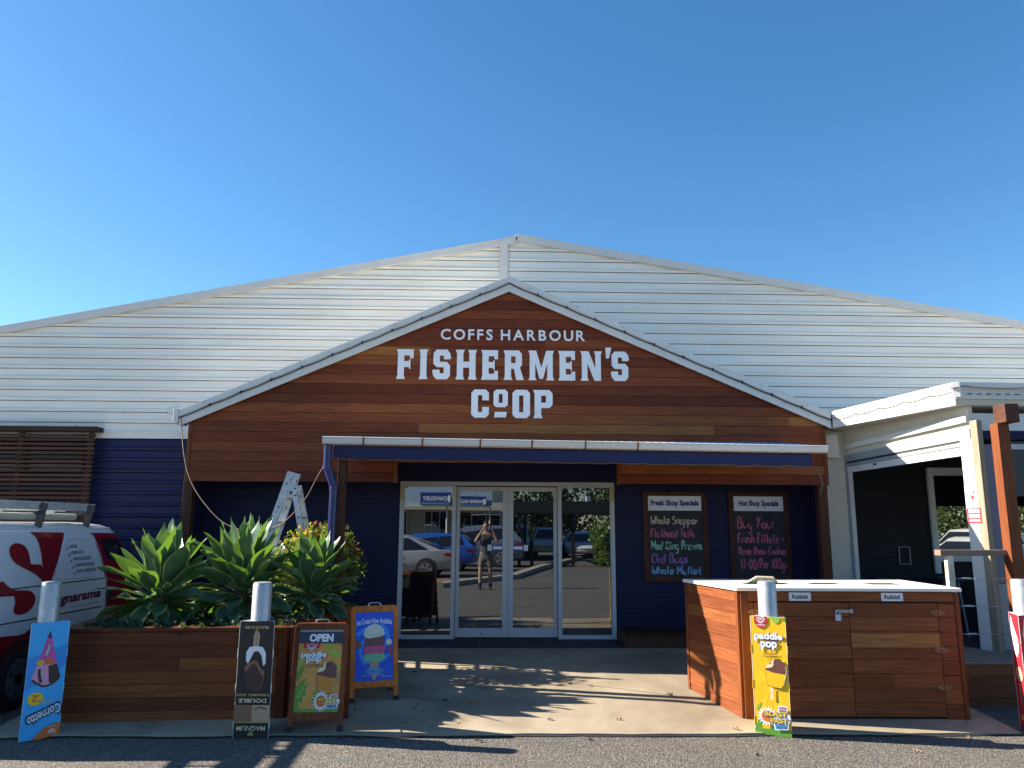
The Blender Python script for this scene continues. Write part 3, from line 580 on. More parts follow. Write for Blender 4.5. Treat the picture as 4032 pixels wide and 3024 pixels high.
# shop lettering
t_ = .25; f_ = .05
GLY = {
'I': (.25, [[(-f_,0),(t_+f_,0),(t_,.12),(t_,.88),(t_+f_,1),(-f_,1),(0,.88),(0,.12)]]),
'F': (.62, [[(-f_,0),(t_+f_,0),(t_,.12),(t_,.4),(.44,.4),(.46,.34),(.50,.34),(.50,.66),(.46,.66),(.44,.6),(t_,.6),(t_,.8),(.46,.8),(.48,.7),(.62,.7),(.62,1),(-f_,1),(0,.88),(0,.12)]]),
'E': (.62, [[(-f_,0),(.62,0),(.62,.3),(.48,.3),(.46,.2),(t_,.2),(t_,.4),(.42,.4),(.44,.34),(.49,.34),(.49,.66),(.44,.66),(.42,.6),(t_,.6),(t_,.8),(.46,.8),(.48,.7),(.62,.7),(.62,1),(-f_,1),(0,.88),(0,.12)]]),
'S': (.66, [[(0,.12),(.12,0),(.54,0),(.66,.12),(.66,.46),(.54,.585),(.25,.585),(.25,.8),(.41,.8),(.41,.68),(.66,.68),(.70,.72),(.66,.88),(.54,1),(.12,1),(0,.88),(0,.53),(.12,.41),(.41,.41),(.41,.2),(.25,.2),(.25,.32),(0,.32),(-.04,.28)]]),
'H': (.74, [[(-f_,0),(t_+f_,0),(t_,.12),(t_,.4),(.49,.4),(.49,.12),(.49-f_,0),(.74+f_,0),(.74,.12),(.74,.88),(.74+f_,1),(.49-f_,1),(.49,.88),(.49,.6),(t_,.6),(t_,.88),(t_+f_,1),(-f_,1),(0,.88),(0,.12)]]),
'R': (.72, [[(-f_,0),(t_+f_,0),(t_,.12),(t_,.38),(.36,.38),(.46,0),(.76,0),(.60,.42),(.68,.5),(.68,.88),(.56,1),(-f_,1),(0,.88),(0,.12)], [(t_,.57),(.43,.57),(.43,.8),(t_,.8)]]),
'M': (.92, [[(-f_,0),(.23+f_,0),(.22,.1),(.22,.58),(.39,.05),(.53,.05),(.70,.58),(.70,.1),(.69-f_,0),(.92+f_,0),(.92,.12),(.92,.88),(.92+f_,1),(.66,1),(.46,.42),(.26,1),(-f_,1),(0,.88),(0,.12)]]),
'N': (.76, [[(-f_,0),(.22+f_,0),(.22,.12),(.22,.6),(.5,0),(.76,0),(.76,.88),(.76+f_,1),(.54-f_,1),(.54,.88),(.54,.42),(.27,1),(-f_,1),(0,.88),(0,.12)]]),
"'": (.20, [[(.03,.76),(.14,.76),(.24,1.13),(0,1.13)]]),
'C': (.66, [[(0,.12),(.12,0),(.54,0),(.66,.12),(.66,.38),(.41,.38),(.41,.2),(.25,.2),(.25,.8),(.41,.8),(.41,.62),(.66,.62),(.66,.88),(.54,1),(.12,1),(0,.88)]]),
'O': (.66, [[(0,.12),(.12,0),(.54,0),(.66,.12),(.66,.88),(.54,1),(.12,1),(0,.88)], [(.25,.2),(.41,.2),(.41,.8),(.25,.8)]]),
'o': (.54, [[(0,.47),(.1,.38),(.44,.38),(.54,.47),(.54,.91),(.44,1),(.1,1),(0,.91)], [(.2,.53),(.34,.53),(.34,.85),(.2,.85)]]),
'_': (.54, [[(.03,.02),(.47,.02),(.50,.21),(.06,.21)]]),
'P': (.70, [[(-f_,0),(t_+f_,0),(t_,.12),(t_,.36),(.56,.36),(.68,.48),(.68,.88),(.56,1),(-f_,1),(0,.88),(0,.12)], [(t_,.55),(.43,.55),(.43,.8),(t_,.8)]]),
}
lett = thing('shop_lettering', 'large white cut-out letters reading COFFS HARBOUR FISHERMEN\'S CoOP on cedar gable', 'lettering', (.28, GY, 3.4))
def solid2d(vs, fs, fn, dvec, m, nm, parent):
    b = MB(); dv = Vector(dvec); top = [fn(x, y) for x, y in vs]; n = len(vs)
    b.add(top, fs, m); from collections import Counter
    ec = Counter(); 
    for f in fs:
        for i in range(len(f)): ec[tuple(sorted((f[i], f[(i+1) % len(f)])))] += 1
    rim = [e for e, c in ec.items() if c == 1]
    o = len(b.v); b.add([p-dv for p in top], [tuple(reversed(f)) for f in fs], m)
    for i, j in rim: b.f.append([i, j, o+j, o+i]); b.m.append(0); b.r.append(.5); b.sm.append(False)
    return b.build(nm, parent)
def slab_line(txt, x0, x1, z0, h, gap):
    W = 0; lay = []
    for c in txt:
        w = GLY[c][0]
        if c == '_': lay.append((c, lay[-1][1])); continue
        if c == "'": lay.append((c, W-gap*.3)); W += w*.55+gap*.2; continue
        lay.append((c, W)); W += w+gap
    W -= gap; sx = (x1-x0)/W
    for c, px in lay:
        vs, fs = fill2d(GLY[c][1])
        solid2d(vs, fs, lambda a, b: Vector((x0+(px+a)*sx, GY-.022, z0+b*h)), (0, -.018, 0), LETTER, 'letter', lett)
slab_line("FISHERMEN'S", -1.255, 1.84, 3.418, .405, .27)
slab_line('Co_OP', -.265, .825, 2.905, .38, .17)
xs_ = []; W = 0; word = 'COFFS HARBOUR'
for c in word:
    if c == ' ': W += .34; continue
    vs, fs = text2d(c, .018); a = min(v[0] for v in vs); b = max(v[0] for v in vs); xs_.append((c, W-a, vs, fs)); W += b-a+.20
W -= .20; sx = 1.95/W; hy = max(v[1] for v in text2d('H', .018)[0])
for c, px, vs, fs in xs_:
    solid2d(vs, fs, lambda a, b: Vector((-.69+(px+a)*sx, GY-.018, 3.968+b/hy*.142)), (0, -.014, 0), LETTER, 'letter', lett)

# ------------------------------------------------------------------ slatted window screen, left
scr = thing('window_screen', 'dark timber slatted window screen on the navy wall above the van', 'screen', (-6.5, .1, 1.3))
mb = MB(); z = 2.735
while z > 1.2:
    mb.box((-8.6, .10, z-.036), (-5.545+random.uniform(-.004, .004), .122, z), DARKW); z -= .062
mb.build('slats', scr)
for x in (-8.5, -7.55, -6.58, -5.62): mb = MB(); mb.box((x-.03, .123, 1.2), (x+.03, .16, 2.77), DARKW); mb.build('batten', scr)
mb = MB(); mb.box((-8.62, .06, 2.775), (-5.52, .27, 2.84), DARKW); mb.build('top_rail', scr, .005)
mb = MB(); mb.box((-8.4, .235, 2.2), (-5.75, .262, 2.7), VGLASS); mb.build('window_pane', scr)

# ------------------------------------------------------------------ chalkboards
HW = {'W': (7, '09 13 36 53 79'), 'h': (5, '09 03|05 26 46 43'), 'o': (5, '26 05 04 23 43 45 26'), 'l': (3, '19 14 23'), 'e': (5, '04 44 46 16 04 13 43'), 'S': (5, '48 29 08 07 46 44 23 03'),
 'n': (5, '06 03|05 26 46 43'), 'a': (5, '46 16 04 13 33 46|46 43'), 'p': (5, '06 00|06 36 45 44 23 03'), 'r': (4, '06 03|05 26 36'), 'F': (5, '03 09 49|06 36'), 't': (5, '29 24 33 43|06 46'),
 'd': (5, '46 16 04 13 33 44|49 43'), 'T': (5, '09 59|29 23'), 'i': (3, '16 13 23|17 18'), 's': (4, '36 16 05 34 23 03'), 'M': (7, '03 09 35 69 63'), 'K': (5, '09 03|49 06 53'),
 'g': (5, '46 16 04 13 33 46|46 41 20 00'), 'P': (5, '03 09 39 47 36 06'), 'w': (6, '06 13 25 33 56'), 'C': (5, '48 29 07 05 13 43'), 'k': (5, '09 03|46 04|15 43'), 'B': (5, '03 09 39 47 06 36 45 43 03'),
 'u': (5, '06 04 13 33 46|46 43'), 'Y': (5, '09 26|49 13'), 'y': (5, '06 04 33 46|46 41 20 00'), 'v': (5, '06 23 46'), 'H': (5, '09 03|49 43|06 46'), 'm': (7, '06 03|05 26 33|35 56 63'),
 '$': (5, '48 28 07 45 34 03|29 22'), '1': (3, '19 13'), '-': (4, '06 26'), '0': (6, '29 07 05 23 43 57 39 29'), '/': (5, '02 49'), '~': (5, '05 16 24 35'), ' ': (3, '')}
def handwrite(fl, txt, x0, x1, yc, h, m, wd=.016, seed=1):
    rn = random.Random(seed); W = sum(HW[c][0] for c in txt)+1.2*(len(txt)-1); sx = (x1-x0)/W; x = 0; k = fl.k
    for c in txt:
        w, st = HW[c]; ty = rn.uniform(-.25, .25)
        for s in filter(None, st.split('|')):
            pts = [(x0+(x+int(p[0])+(int(p[1])-3)*.12+rn.uniform(-.18, .18))*sx, yc+((int(p[1])-6+ty+rn.uniform(-.15, .15))/9)*h) for p in s.split()]
            fl.stroke(pts, wd*rn.uniform(.85, 1.2), m, k=k); 
        x += w+1.2
def chalk(n, c): return ink('chalk_'+n, c, 0.9)
PINK = chalk('pink', (0.52, 0.13, 0.24)); CRM = chalk('cream', (0.55, 0.46, 0.36)); MINT = chalk('mint', (0.28, 0.52, 0.44)); PUR = chalk('purple', (0.33, 0.16, 0.50)); CBL = chalk('blue', (0.20, 0.40, 0.66))
NAVYK = ink('navy', (0.015, 0.03, 0.20))
def chalkboard(x0, x1, title, lines, label):
    z0, z1 = .76, 1.98; t = thing('chalkboard', label, 'menu board', ((x0+x1)/2, -.03, z0), 'chalkboards on the navy wall')
    m = MB(); frame_rect(m, x0, x1, z0, z1, -.045, -.014, .07, .07, .058, .065, DARKW2); m.build('frame', t, .003)
    m = MB(); m.box((x0+.06, -.030, z0+.05), (x1-.06, -.016, z1-.05), CHALK)
    fl = Flat(m, (x0, -.0305, z0), (x1-x0, 0, 0), (0, 0, z1-z0), (0, -1, 0))
    for i, (tx, a, b, y, h, col) in enumerate(lines): handwrite(fl, tx, a, b, 1-y, h, col, seed=i+3)
    m.build('board', t)
    m = MB(); m.box((x0+.072, -.052, z1-.262), (x1-.085, -.0465, z1-.062), WHITEP); fl = Flat(m, (x0+.072, -.0525, z1-.262), (x1-x0-.157, 0, 0), (0, 0, .2), (0, -1, 0))
    fl.text(title, .5, .48, .90 if 'Fresh' in title else .82, .50, NAVYK, bold=.055)
    for a in (.02, .98):
        for b in (.07, .93): fl.ell(a, b, .007, .028, GRK, 10, k=2)
    m.build('title_plate', t)
DARKW2 = wood('board_frame_timber', (0.06, 0.022, 0.015), (0.085, 0.03, 0.019), (0.11, 0.04, 0.025), stretch=(8, 8, 8))
WHITEP = mat('white_plate', (0.68, 0.71, 0.76), 0.45, var=0.03)
chalkboard(2.12, 3.02, 'Fresh Shop Specials', [('Whole Snapper', .12, .85, .32, .13, CRM), ('Flathead Tails', .12, .79, .465, .125, PINK), ('Med King Prawns', .12, .90, .60, .135, MINT), ('Ckd Bugs', .12, .67, .745, .14, PUR), ('Whole Mullet', .12, .88, .875, .12, CBL)],
           'Fresh Shop Specials chalkboard with five lines of coloured handwriting')
chalkboard(3.32, 4.17, 'Hot Shop Specials', [('Buy Your', .14, .76, .345, .17, PINK), ('Fresh Fillets ~', .14, .90, .52, .145, PINK), ('Have them Cooked', .14, .93, .655, .125, PINK), ('$1-00/Per 100gm', .16, .95, .80, .15, PINK)],
           'Hot Shop Specials chalkboard handwritten all in pink')

# ------------------------------------------------------------------ planter with agaves
pl = thing('planter_box', 'long low cedar board planter holding agaves in front of the shop', 'planter', (-2.75, -2.6, -.18))
PC = [Vector((-3.69, -3.68, 0)), Vector((-1.80, -3.55, 0)), Vector((-1.62, -1.5, 0)), Vector((-3.95, -1.5, 0))]
def side(p, q):
    u = (q-p).normalized(); return u, Vector((u.y, -u.x, 0)), (q-p).length
mb = MB()
for i in range(4):
    p, q = PC[i], PC[(i+1) % 4]; u, n, L = side(p, q)
    e = .085 if i == 0 else 0
    boards(mb, p, u, n, -.20, .57, .11, lambda z: 0, lambda z: L-e, WOODP, lens=(9, 9.5), light=.0, seed=44+i, rmax=.8)
mb.build('side_boards', pl)
mb = MB(); u, n, L = side(PC[0], PC[1]); q = PC[1]-u*.08; mb.obox(Vector((q.x, q.y, .185))+u*.04+n*.012, u*.04, n*.018, (0, 0, .385), POSTW, .1); q2 = PC[1]; u2, n2, L2 = side(PC[1], PC[2]); mb.obox(Vector((q2.x, q2.y, .185))+u2*.04+n2*.012, u2*.04, n2*.018, (0, 0, .385), POSTW, .1)
mb.build('corner_trim', pl, .003)
mb = MB()
for i in range(4):
    p, q = PC[i], PC[(i+1) % 4]; u, n, L = side(p, q); up_, nn, LL = side(PC[i-1], p); un, n3, L3 = side(q, PC[(i+2) % 4])
    def corner(c, na, nb, d): # mitre
        s = (na+nb); s = s/(s.length**2)*2; return c+s*d
    a0, a1 = corner(p, nn, n, .045), corner(p, nn, n, -.09); b0, b1 = corner(q, n, n3, .045), corner(q, n, n3, -.09)
    mb.prism([Vector((v.x, v.y, .572)) for v in (a0, b0, b1, a1)], (0, 0, .03), WOODP, .12+.1*i)
mb.build('cap', pl, .003)
mb = MB(); c = sum(PC, Vector())/4; vs = []; k = 14
for j in range(k+1):
    for i in range(k+1):
        a = PC[0].lerp(PC[1], i/k); b = PC[3].lerp(PC[2], i/k); p = a.lerp(b, j/k); p = c+(p-c)*.985; vs.append((p.x, p.y, .50+random.uniform(-.02, .03)))
mb.add(vs, [(j*(k+1)+i, j*(k+1)+i+1, (j+1)*(k+1)+i+1, (j+1)*(k+1)+i) for j in range(k) for i in range(k)], SOIL); mb.build('soil', pl)

def leaf_blade(mb, base, az, th0, L, W, droop, m, rn, twist=0.0, fold=.30, n=12):
    u = Vector((math.cos(az), math.sin(az), 0)); side_ = Vector((-math.sin(az), math.cos(az), 0)); p = Vector(base); vs = []; e = []
    ph = rn.uniform(0, 6); wv = rn.uniform(.01, .035)
    def hw(t):
        tab = [(0, .42), (.15, .40), (.3, .64), (.45, .93), (.55, 1.0), (.68, .88), (.8, .58), (.9, .24), (.95, .09), (1, .01)]; return lerp_tab(t, tab)*W/2
    ss = (-1, -.86, -.45, 0, .45, .86, 1)
    for i in range(n+1):
        t = i/n; th = th0-droop*t*t; d = u*math.cos(th)+Vector((0, 0, math.sin(th)))
        nrm = -u*math.sin(th)+Vector((0, 0, math.cos(th))); h = hw(t); tw = twist*(.45+.55*t)
        sx = side_*math.cos(tw)+nrm*math.sin(tw); nx = nrm*math.cos(tw)-side_*math.sin(tw)
        for s in ss:
            z = fold*h*abs(s)**1.5*(1.2-.5*t)+ (wv*math.sin(ph+t*11+s*2)*abs(s) if .15 < t < .95 else 0)*(.6)
            vs.append(p+sx*(s*h)+nx*z)
        p = p+d*(L/n)
    k = len(ss); fs = []
    for i in range(n):
        for j in range(k-1):
            fs.append((i*k+j, i*k+j+1, (i+1)*k+j+1, (i+1)*k+j)); e.append(.85 if j in (0, k-2) else rn.uniform(0, .05))
    mb.add(vs, fs, m, 0, True); mb.r[-len(e):] = e
def agave(x, y, z, H, label, seed, nl=62, spread=1.0):
    rn = random.Random(seed); t = thing('agave_plant', label, 'plant', (x, y, z), 'agaves in the planter')
    mb = MB(); ga = 2.39996
    for i in range(nl):
        f = i/(nl-1)                      # 0 = inner upright, 1 = oldest drooping
        az = i*ga+rn.uniform(-.25, .25); th = R(88-125*f**1.0+rn.uniform(-7, 7)); L = H*(.74-.20*f**.8)*rn.uniform(.84, 1.08)*(1 if f > .08 else .95)
        W = L*rn.uniform(.32, .43)*(1 if f > .1 else .75); dr = R(4+22*f+rn.uniform(-6, 10)) if f < .72 else R(28+rn.uniform(-20, 45))
        zz = .28*H*(1-f)+.20
        leaf_blade(mb, (x+.05*math.cos(az), y+.05*math.sin(az), z+zz), az, th, L*spread if f > .3 else L, W, dr, AGAVE, rn, twist=rn.uniform(-.55, .55), fold=rn.uniform(.12, .28))
    o = mb.build('leaves', t, sharp=60)
    m = MB(); m.tube([(x, y, z-.06), (x, y, z+.2*H), (x, y, z+.5*H)], [.09, .085, .05], BARK, 10); m.build('stem', t)
agave(-3.22, -2.95, .50, .86, 'wide agave at the left end of the planter, beside the van', 5)
agave(-2.52, -2.66, .50, .95, 'tallest agave, in the middle of the planter behind the dark ice cream sign', 21)
agave(-1.84, -2.46, .50, .79, 'smaller agave at the right end of the planter in front of the downpipe', 33, nl=54)
# low dark ground cover and fallen leaves
mb = MB(); rn = random.Random(4)
for i in range(750):
    u, v = rn.random(), rn.random(); p = PC[0].lerp(PC[1], .05+.9*u).lerp(PC[3].lerp(PC[2], .05+.9*u), .04+.5*v*v)
    az = rn.uniform(0, 6.28); leaf_blade(mb, (p.x, p.y, .51), az, R(rn.uniform(20, 70)), rn.uniform(.09, .22), .05, R(50), TREED, rn, n=4)
gc = mb.build('ground_cover'); gc['kind'] = 'stuff'
mb = MB()
for i in range(150):
    p = Vector((rn.gauss(-1.95, .16), rn.gauss(-3.05, .28), 0)); p.x = min(p.x, -1.80); p.y = max(p.y, -3.48); az = rn.uniform(0, 6.28); leaf_blade(mb, (p.x, p.y, .53+rn.uniform(0, .05)), az, R(rn.uniform(-10, 60)), rn.uniform(.06, .17), .03, R(60), DRY, rn, n=4)
dl = mb.build('dry_leaf_litter'); dl['kind'] = 'stuff'

# small dry leaves blown over the pavement and road edge
mb = MB(); rn = random.Random(14)
for i in range(46):
    x, y = rn.uniform(-1.4, 4.2), rn.uniform(-4.6, -.7)
    if x > 2.0 and -3.7 < y < -2.5: continue
    z = (pave_z(y) if y > -4.0 else road_z(x, y))+.006; az = rn.uniform(0, 6.28); leaf_blade(mb, (x, y, z), az, R(rn.uniform(2, 14)), rn.uniform(.03, .08), rn.uniform(.015, .03), R(20), DRY if i % 3 else BARK, rn, n=4)
lf = mb.build('fallen_leaves'); lf['kind'] = 'stuff'

# ------------------------------------------------------------------ shrub with yellow and orange leaves
def crown(mb, blobs, count, size, mats, rn, flat=.55):
    tot = sum(b[1][0]*b[1][1]*b[1][2] for b in blobs)
    for (c, r) in blobs:
        k = int(count*r[0]*r[1]*r[2]/tot)
        for i in range(k):
            d = Vector((rn.gauss(0, 1), rn.gauss(0, 1), rn.gauss(0, 1))).normalized(); rr = rn.uniform(.55, 1.08)
            p = Vector((c[0]+d.x*r[0]*rr, c[1]+d.y*r[1]*rr, c[2]+d.z*r[2]*rr)); a = Vector((rn.gauss(0, 1), rn.gauss(0, 1), rn.gauss(0, .7)+.4)).normalized(); b = a.cross(Vector((rn.gauss(0, 1), rn.gauss(0, 1), rn.gauss(0, 1)))).normalized()
            s = size*rn.uniform(.6, 1.3); m = mats(d, rn)
            mb.add([p-a*s, p+b*s*flat+a*s*.05, p+a*s, p-b*s*flat+a*s*.05], [(0, 1, 2, 3)], m, rn.uniform(0, .5))
def smat(d, rn):
    x = rn.random(); top = d.z > .05
    if top and x < .34: return SHRUBY
    if top and x < .45 and d.x > -.5: return SHRUBO
    return SHRUBG
bu = thing('shrub', 'clipped shrub with yellow, orange and green leaves behind the agaves', 'shrub', (-1.98, -1.60, .5))
mb = MB(); rn = random.Random(9)
crown(mb, [((-2.12, -1.68, 1.10), (.34, .34, .36)), ((-1.85, -1.60, 1.18), (.30, .34, .36)), ((-1.72, -1.50, 1.02), (.26, .28, .32)), ((-2.38, -1.70, .98), (.22, .25, .26)), ((-2.05, -1.62, 1.32), (.2, .22, .2))], 3800, .030, smat, rn)
mb.build('leaves', bu)
mb = MB()
for i in range(34):
    az = rn.uniform(0, 6.28); r = rn.uniform(.1, .4); mb.tube([(-1.98, -1.60, .5), (-1.98+r*.5*math.cos(az), -1.6+r*.5*math.sin(az), .8), (-1.98+r*math.cos(az), -1.6+r*math.sin(az), rn.uniform(1.1, 1.5))], [.012, .008, .003], BARK, 5)
mb.build('branches', bu)

# ------------------------------------------------------------------ aluminium stepladder
LAD = mat('ladder_aluminium', (0.56, 0.58, 0.60), 0.5, metal=0.3, var=0.25, vscale=14)
ld = thing('stepladder', 'paint-spotted aluminium stepladder standing open behind the shrub', 'ladder', (-2.45, -1.25, -.12))
def rail(nm, p, q, w, d):
    m = MB(); p = Vector(p); q = Vector(q); z = (q-p).normalized(); y = Vector((0, 1, 0)); x = y.cross(z).normalized()
    for a in (-1, 1): m.obox((p+q)/2+x*a*(w/2-.004), x*.004, y*d/2, (q-p)/2, LAD)
    m.obox((p+q)/2-y*(d/2-.003), x*(w/2-.008), y*.002, (q-p)/2, LAD)
    for i in range(8):
        t = (i+.5)/8; c = p.lerp(q, t)-y*(d/2+.001); m.obox(c, x*.009, y*.001, z*.009, BLACK); 
        if i % 2: m.obox(c+x*.02+z*.05, x*.004, y*.001, z*.02, CABLE)
    return m.build(nm, ld)
rail('front_rail', (-3.05, -1.50, -.1), (-2.415, -1.36, 2.13), .085, .03); rail('front_rail', (-3.05, -.98, -.1), (-2.415, -1.05, 2.13), .085, .03)
rail('rear_rail', (-1.90, -1.47, -.1), (-2.385, -1.34, 1.98), .065, .028); rail('rear_rail', (-1.90, -1.01, -.1), (-2.385, -1.07, 1.98), .065, .028)
for i in range(7):
    t = .08+.13*i; a = Vector((-3.05, -1.47, -.1)).lerp(Vector((-2.415, -1.34, 2.13)), t); b = Vector((-3.05, -1.0, -.1)).lerp(Vector((-2.415, -1.07, 2.13)), t)
    m = MB(); m.bar(a, b, .07, .022, LAD, side=(0, 0, 1)); m.build('step', ld)
for i in range(4):
    t = .15+.22*i; a = Vector((-1.90, -1.45, -.1)).lerp(Vector((-2.385, -1.33, 1.98)), t); b = Vector((-1.90, -1.02, -.1)).lerp(Vector((-2.385, -1.08, 1.98)), t)
    m = MB(); m.bar(a, b, .03, .02, LAD, side=(0, 0, 1)); m.build('brace', ld)
m = MB(); m.prism([(-2.50, -1.385, 1.80), (-2.34, -1.385, 1.86), (-2.30, -1.385, 1.95), (-2.36, -1.385, 1.99), (-2.46, -1.385, 1.98)], (0, .004, 0), LAD); m.tube([(-2.40, -1.39, 1.88), (-2.40, -1.38, 1.88)], .018, DPLAS, 10); m.tube([(-2.35, -1.39, 1.93), (-2.35, -1.38, 1.93)], .012, DPLAS, 10); m.build('hinge_plate', ld)

# ------------------------------------------------------------------ bollards with cardboard sign sleeves
def bollard(x, y, zt, label):
    t = thing('bollard', label, 'bollard', (x, y, -.2), 'galvanised bollards along the kerb')
    m = MB(); m.tube([(x, y, -.25), (x, y, zt-.012), (x, y, zt)], [.079, .079, .074], GALV, 28); m.build('post', t)
    m = MB(); m.tube([(x, y, zt-.004), (x, y, zt+.008), (x, y, zt+.012)], [.075, .072, .058], GALV, 28); m.build('cap', t)
bollard(-3.685, -4.015, 1.01, 'galvanised bollard inside the light blue ice cream sign, far left'); bollard(-1.93, -3.988, 1.01, 'galvanised bollard inside the dark brown ice cream sign')
bollard(2.415, -3.955, 1.03, 'galvanised bollard inside the yellow ice cream sign'); bollard(4.69, -3.93, 1.05, 'galvanised bollard inside the red sign at the right edge')
K = {}
def C(n, c): 
    if n not in K: K[n] = ink(n, c)
    return K[n]
CY = C('sky', (0.035, 0.42, 0.88)); CY2 = C('deep_sky', (0.02, 0.28, 0.76)); YEL = C('yellow', (0.80, 0.56, 0.02)); PYE = C('golden', (0.86, 0.50, 0.01)); MAG = C('magenta', (0.62, 0.08, 0.40)); LPK = C('light_pink', (0.66, 0.32, 0.50))
CHO = C('chocolate', (0.045, 0.022, 0.02)); ORG = C('orange', (0.66, 0.16, 0.03)); REDK = C('red', (0.50, 0.015, 0.03)); BLK = C('black', (0.014, 0.012, 0.014)); GLD = C('gold', (0.62, 0.48, 0.20)); CRE = C('cream', (0.78, 0.66, 0.42))
GRN = C('leaf_green', (0.10, 0.30, 0.03)); GR2 = C('lime_green', (0.28, 0.48, 0.06)); CBR = C('choc_dip', (0.15, 0.05, 0.04)); SKN = C('brown_tone', (0.24, 0.12, 0.07)); TAN = C('tan_tone', (0.44, 0.31, 0.20)); NVY = C('ink_navy', (0.02, 0.02, 0.10)); LBL = C('pale_blue', (0.10, 0.32, 0.62)); CARD = C('card_white', (0.72, 0.72, 0.72))
def heart(fl, cx, cy, s, m, asp):          # double-heart swirl emblem of the ice cream maker
    for q, wd in ((1.0, .0035), (.55, .003)):
        for sg in (-1, 1):
            pts = [(cx+sg*q*s*a, cy+q*s*asp*b) for a, b in ((0, -.75), (.55, -.35), (.98, .15), (.92, .62), (.55, .78), (.15, .55), (0, .25))]; fl.stroke(pts, wd*s*120*.12, m, k=fl.k)
    fl.k += 1
def prism_sign(label, centre, ang, z0, z1, faces, top=CARD, side_=.29):
    # triangular card tube round a bollard; faces = list of (angle offset, draw fn, base colour)
    t = thing('sleeve_sign', label, 'advertising sign', (centre[0], centre[1], z0), 'triangular card ice cream signs round the bollards')
    rr = side_/math.sqrt(3); cx, cy = centre; V = []
    for k in range(3): a = ang+PI/3+k*2*PI/3; V.append(Vector((cx+rr*math.cos(a), cy+rr*math.sin(a), 0)))
    for k in range(3):
        p, q = V[k-1], V[k]; nrm = Vector((math.cos(ang+k*2*PI/3), math.sin(ang+k*2*PI/3), 0)); u = q-p
        draw, base = faces[k]; m = MB(); th = nrm*(-.003)
        m.prism([Vector((p.x, p.y, z0)), Vector((q.x, q.y, z0)), Vector((q.x, q.y, z1)), Vector((p.x, p.y, z1))], th, top)
        fl = Flat(m, Vector((p.x, p.y, z0)), u, (0, 0, z1-z0), nrm, step=.0005); fl.rect(0, 0, 1, 1, base)
        if draw: draw(fl)
        for b in (.12, .42, .72): m.obox(Vector((q.x, q.y, z0+(z1-z0)*b))+u.normalized()*.001, u.normalized()*.003, nrm*.0012, (0, 0, .035), base if base is not BLK else CARD)
        m.build('panel', t)
    return t
def art_blue(fl):
    fl.poly([(0, .70), (.5, .74), (1, .80), (1, .62), (.55, .5), (0, .42)], CY2, k=2); fl.k = 3
    fl.poly([(.50, .93), (.57, .86), (.44, .86)], CHO); fl.poly([(.44, .86), (.57, .86), (.76, .63), (.25, .63)], MAG); fl.poly([(.50, .70), (.66, .66), (.76, .63), (.45, .63)], ORG)
    fl.poly([(.25, .63), (.76, .63), (.88, .52), (.76, .46), (.56, .44), (.38, .46), (.14, .52)], LPK); fl.poly([(.54, .62), (.76, .63), (.88, .52), (.74, .46), (.60, .47)], CHO)
    fl.stroke([(.32, .60), (.34, .54), (.40, .48)], .022, CHO); fl.stroke([(.16, .51), (.3, .475), (.5, .445), (.72, .465), (.86, .51)], .016, CHO)
    fl.ell(.33, .655, .10, .022, YEL); fl.text('$2', .33, .655, .1, .022, ORG, bold=.02, rot=PI-.1)
    fl.text('Cornetto', .50, .755, .32, .045, NVY, bold=.06, shear=.25, rot=R(-105)); fl.text('Cornetto', .50, .755, .30, .036, WHK, bold=.02, shear=.25, rot=R(-105))
    fl.ell(.30, .345, .205, .055, YEL); fl.text('2', .30, .348, .20, .062, ORG, bold=.03, rot=PI-.08); fl.text('c', .42, .32, .06, .018, ORG, bold=.03, rot=PI)
    fl.text('ONLY', .60, .31, .24, .02, YEL, bold=.03, rot=PI+.35)
    fl.text('Cornetto', .56, .205, .92, .115, NVY, bold=.075, shear=.2, rot=PI+.36); fl.text('Cornetto', .56, .205, .86, .082, WHK, bold=.02, shear=.2, rot=PI+.36)
    fl.poly([(.30, 0), (.42, .04), (.6, .09), (.8, .115), (1, .12), (1, 0)], ORG); heart(fl, .80, .055, .09, WHK, -.24); fl.text('Streets', .80, .09, .2, .012, WHK, rot=PI)
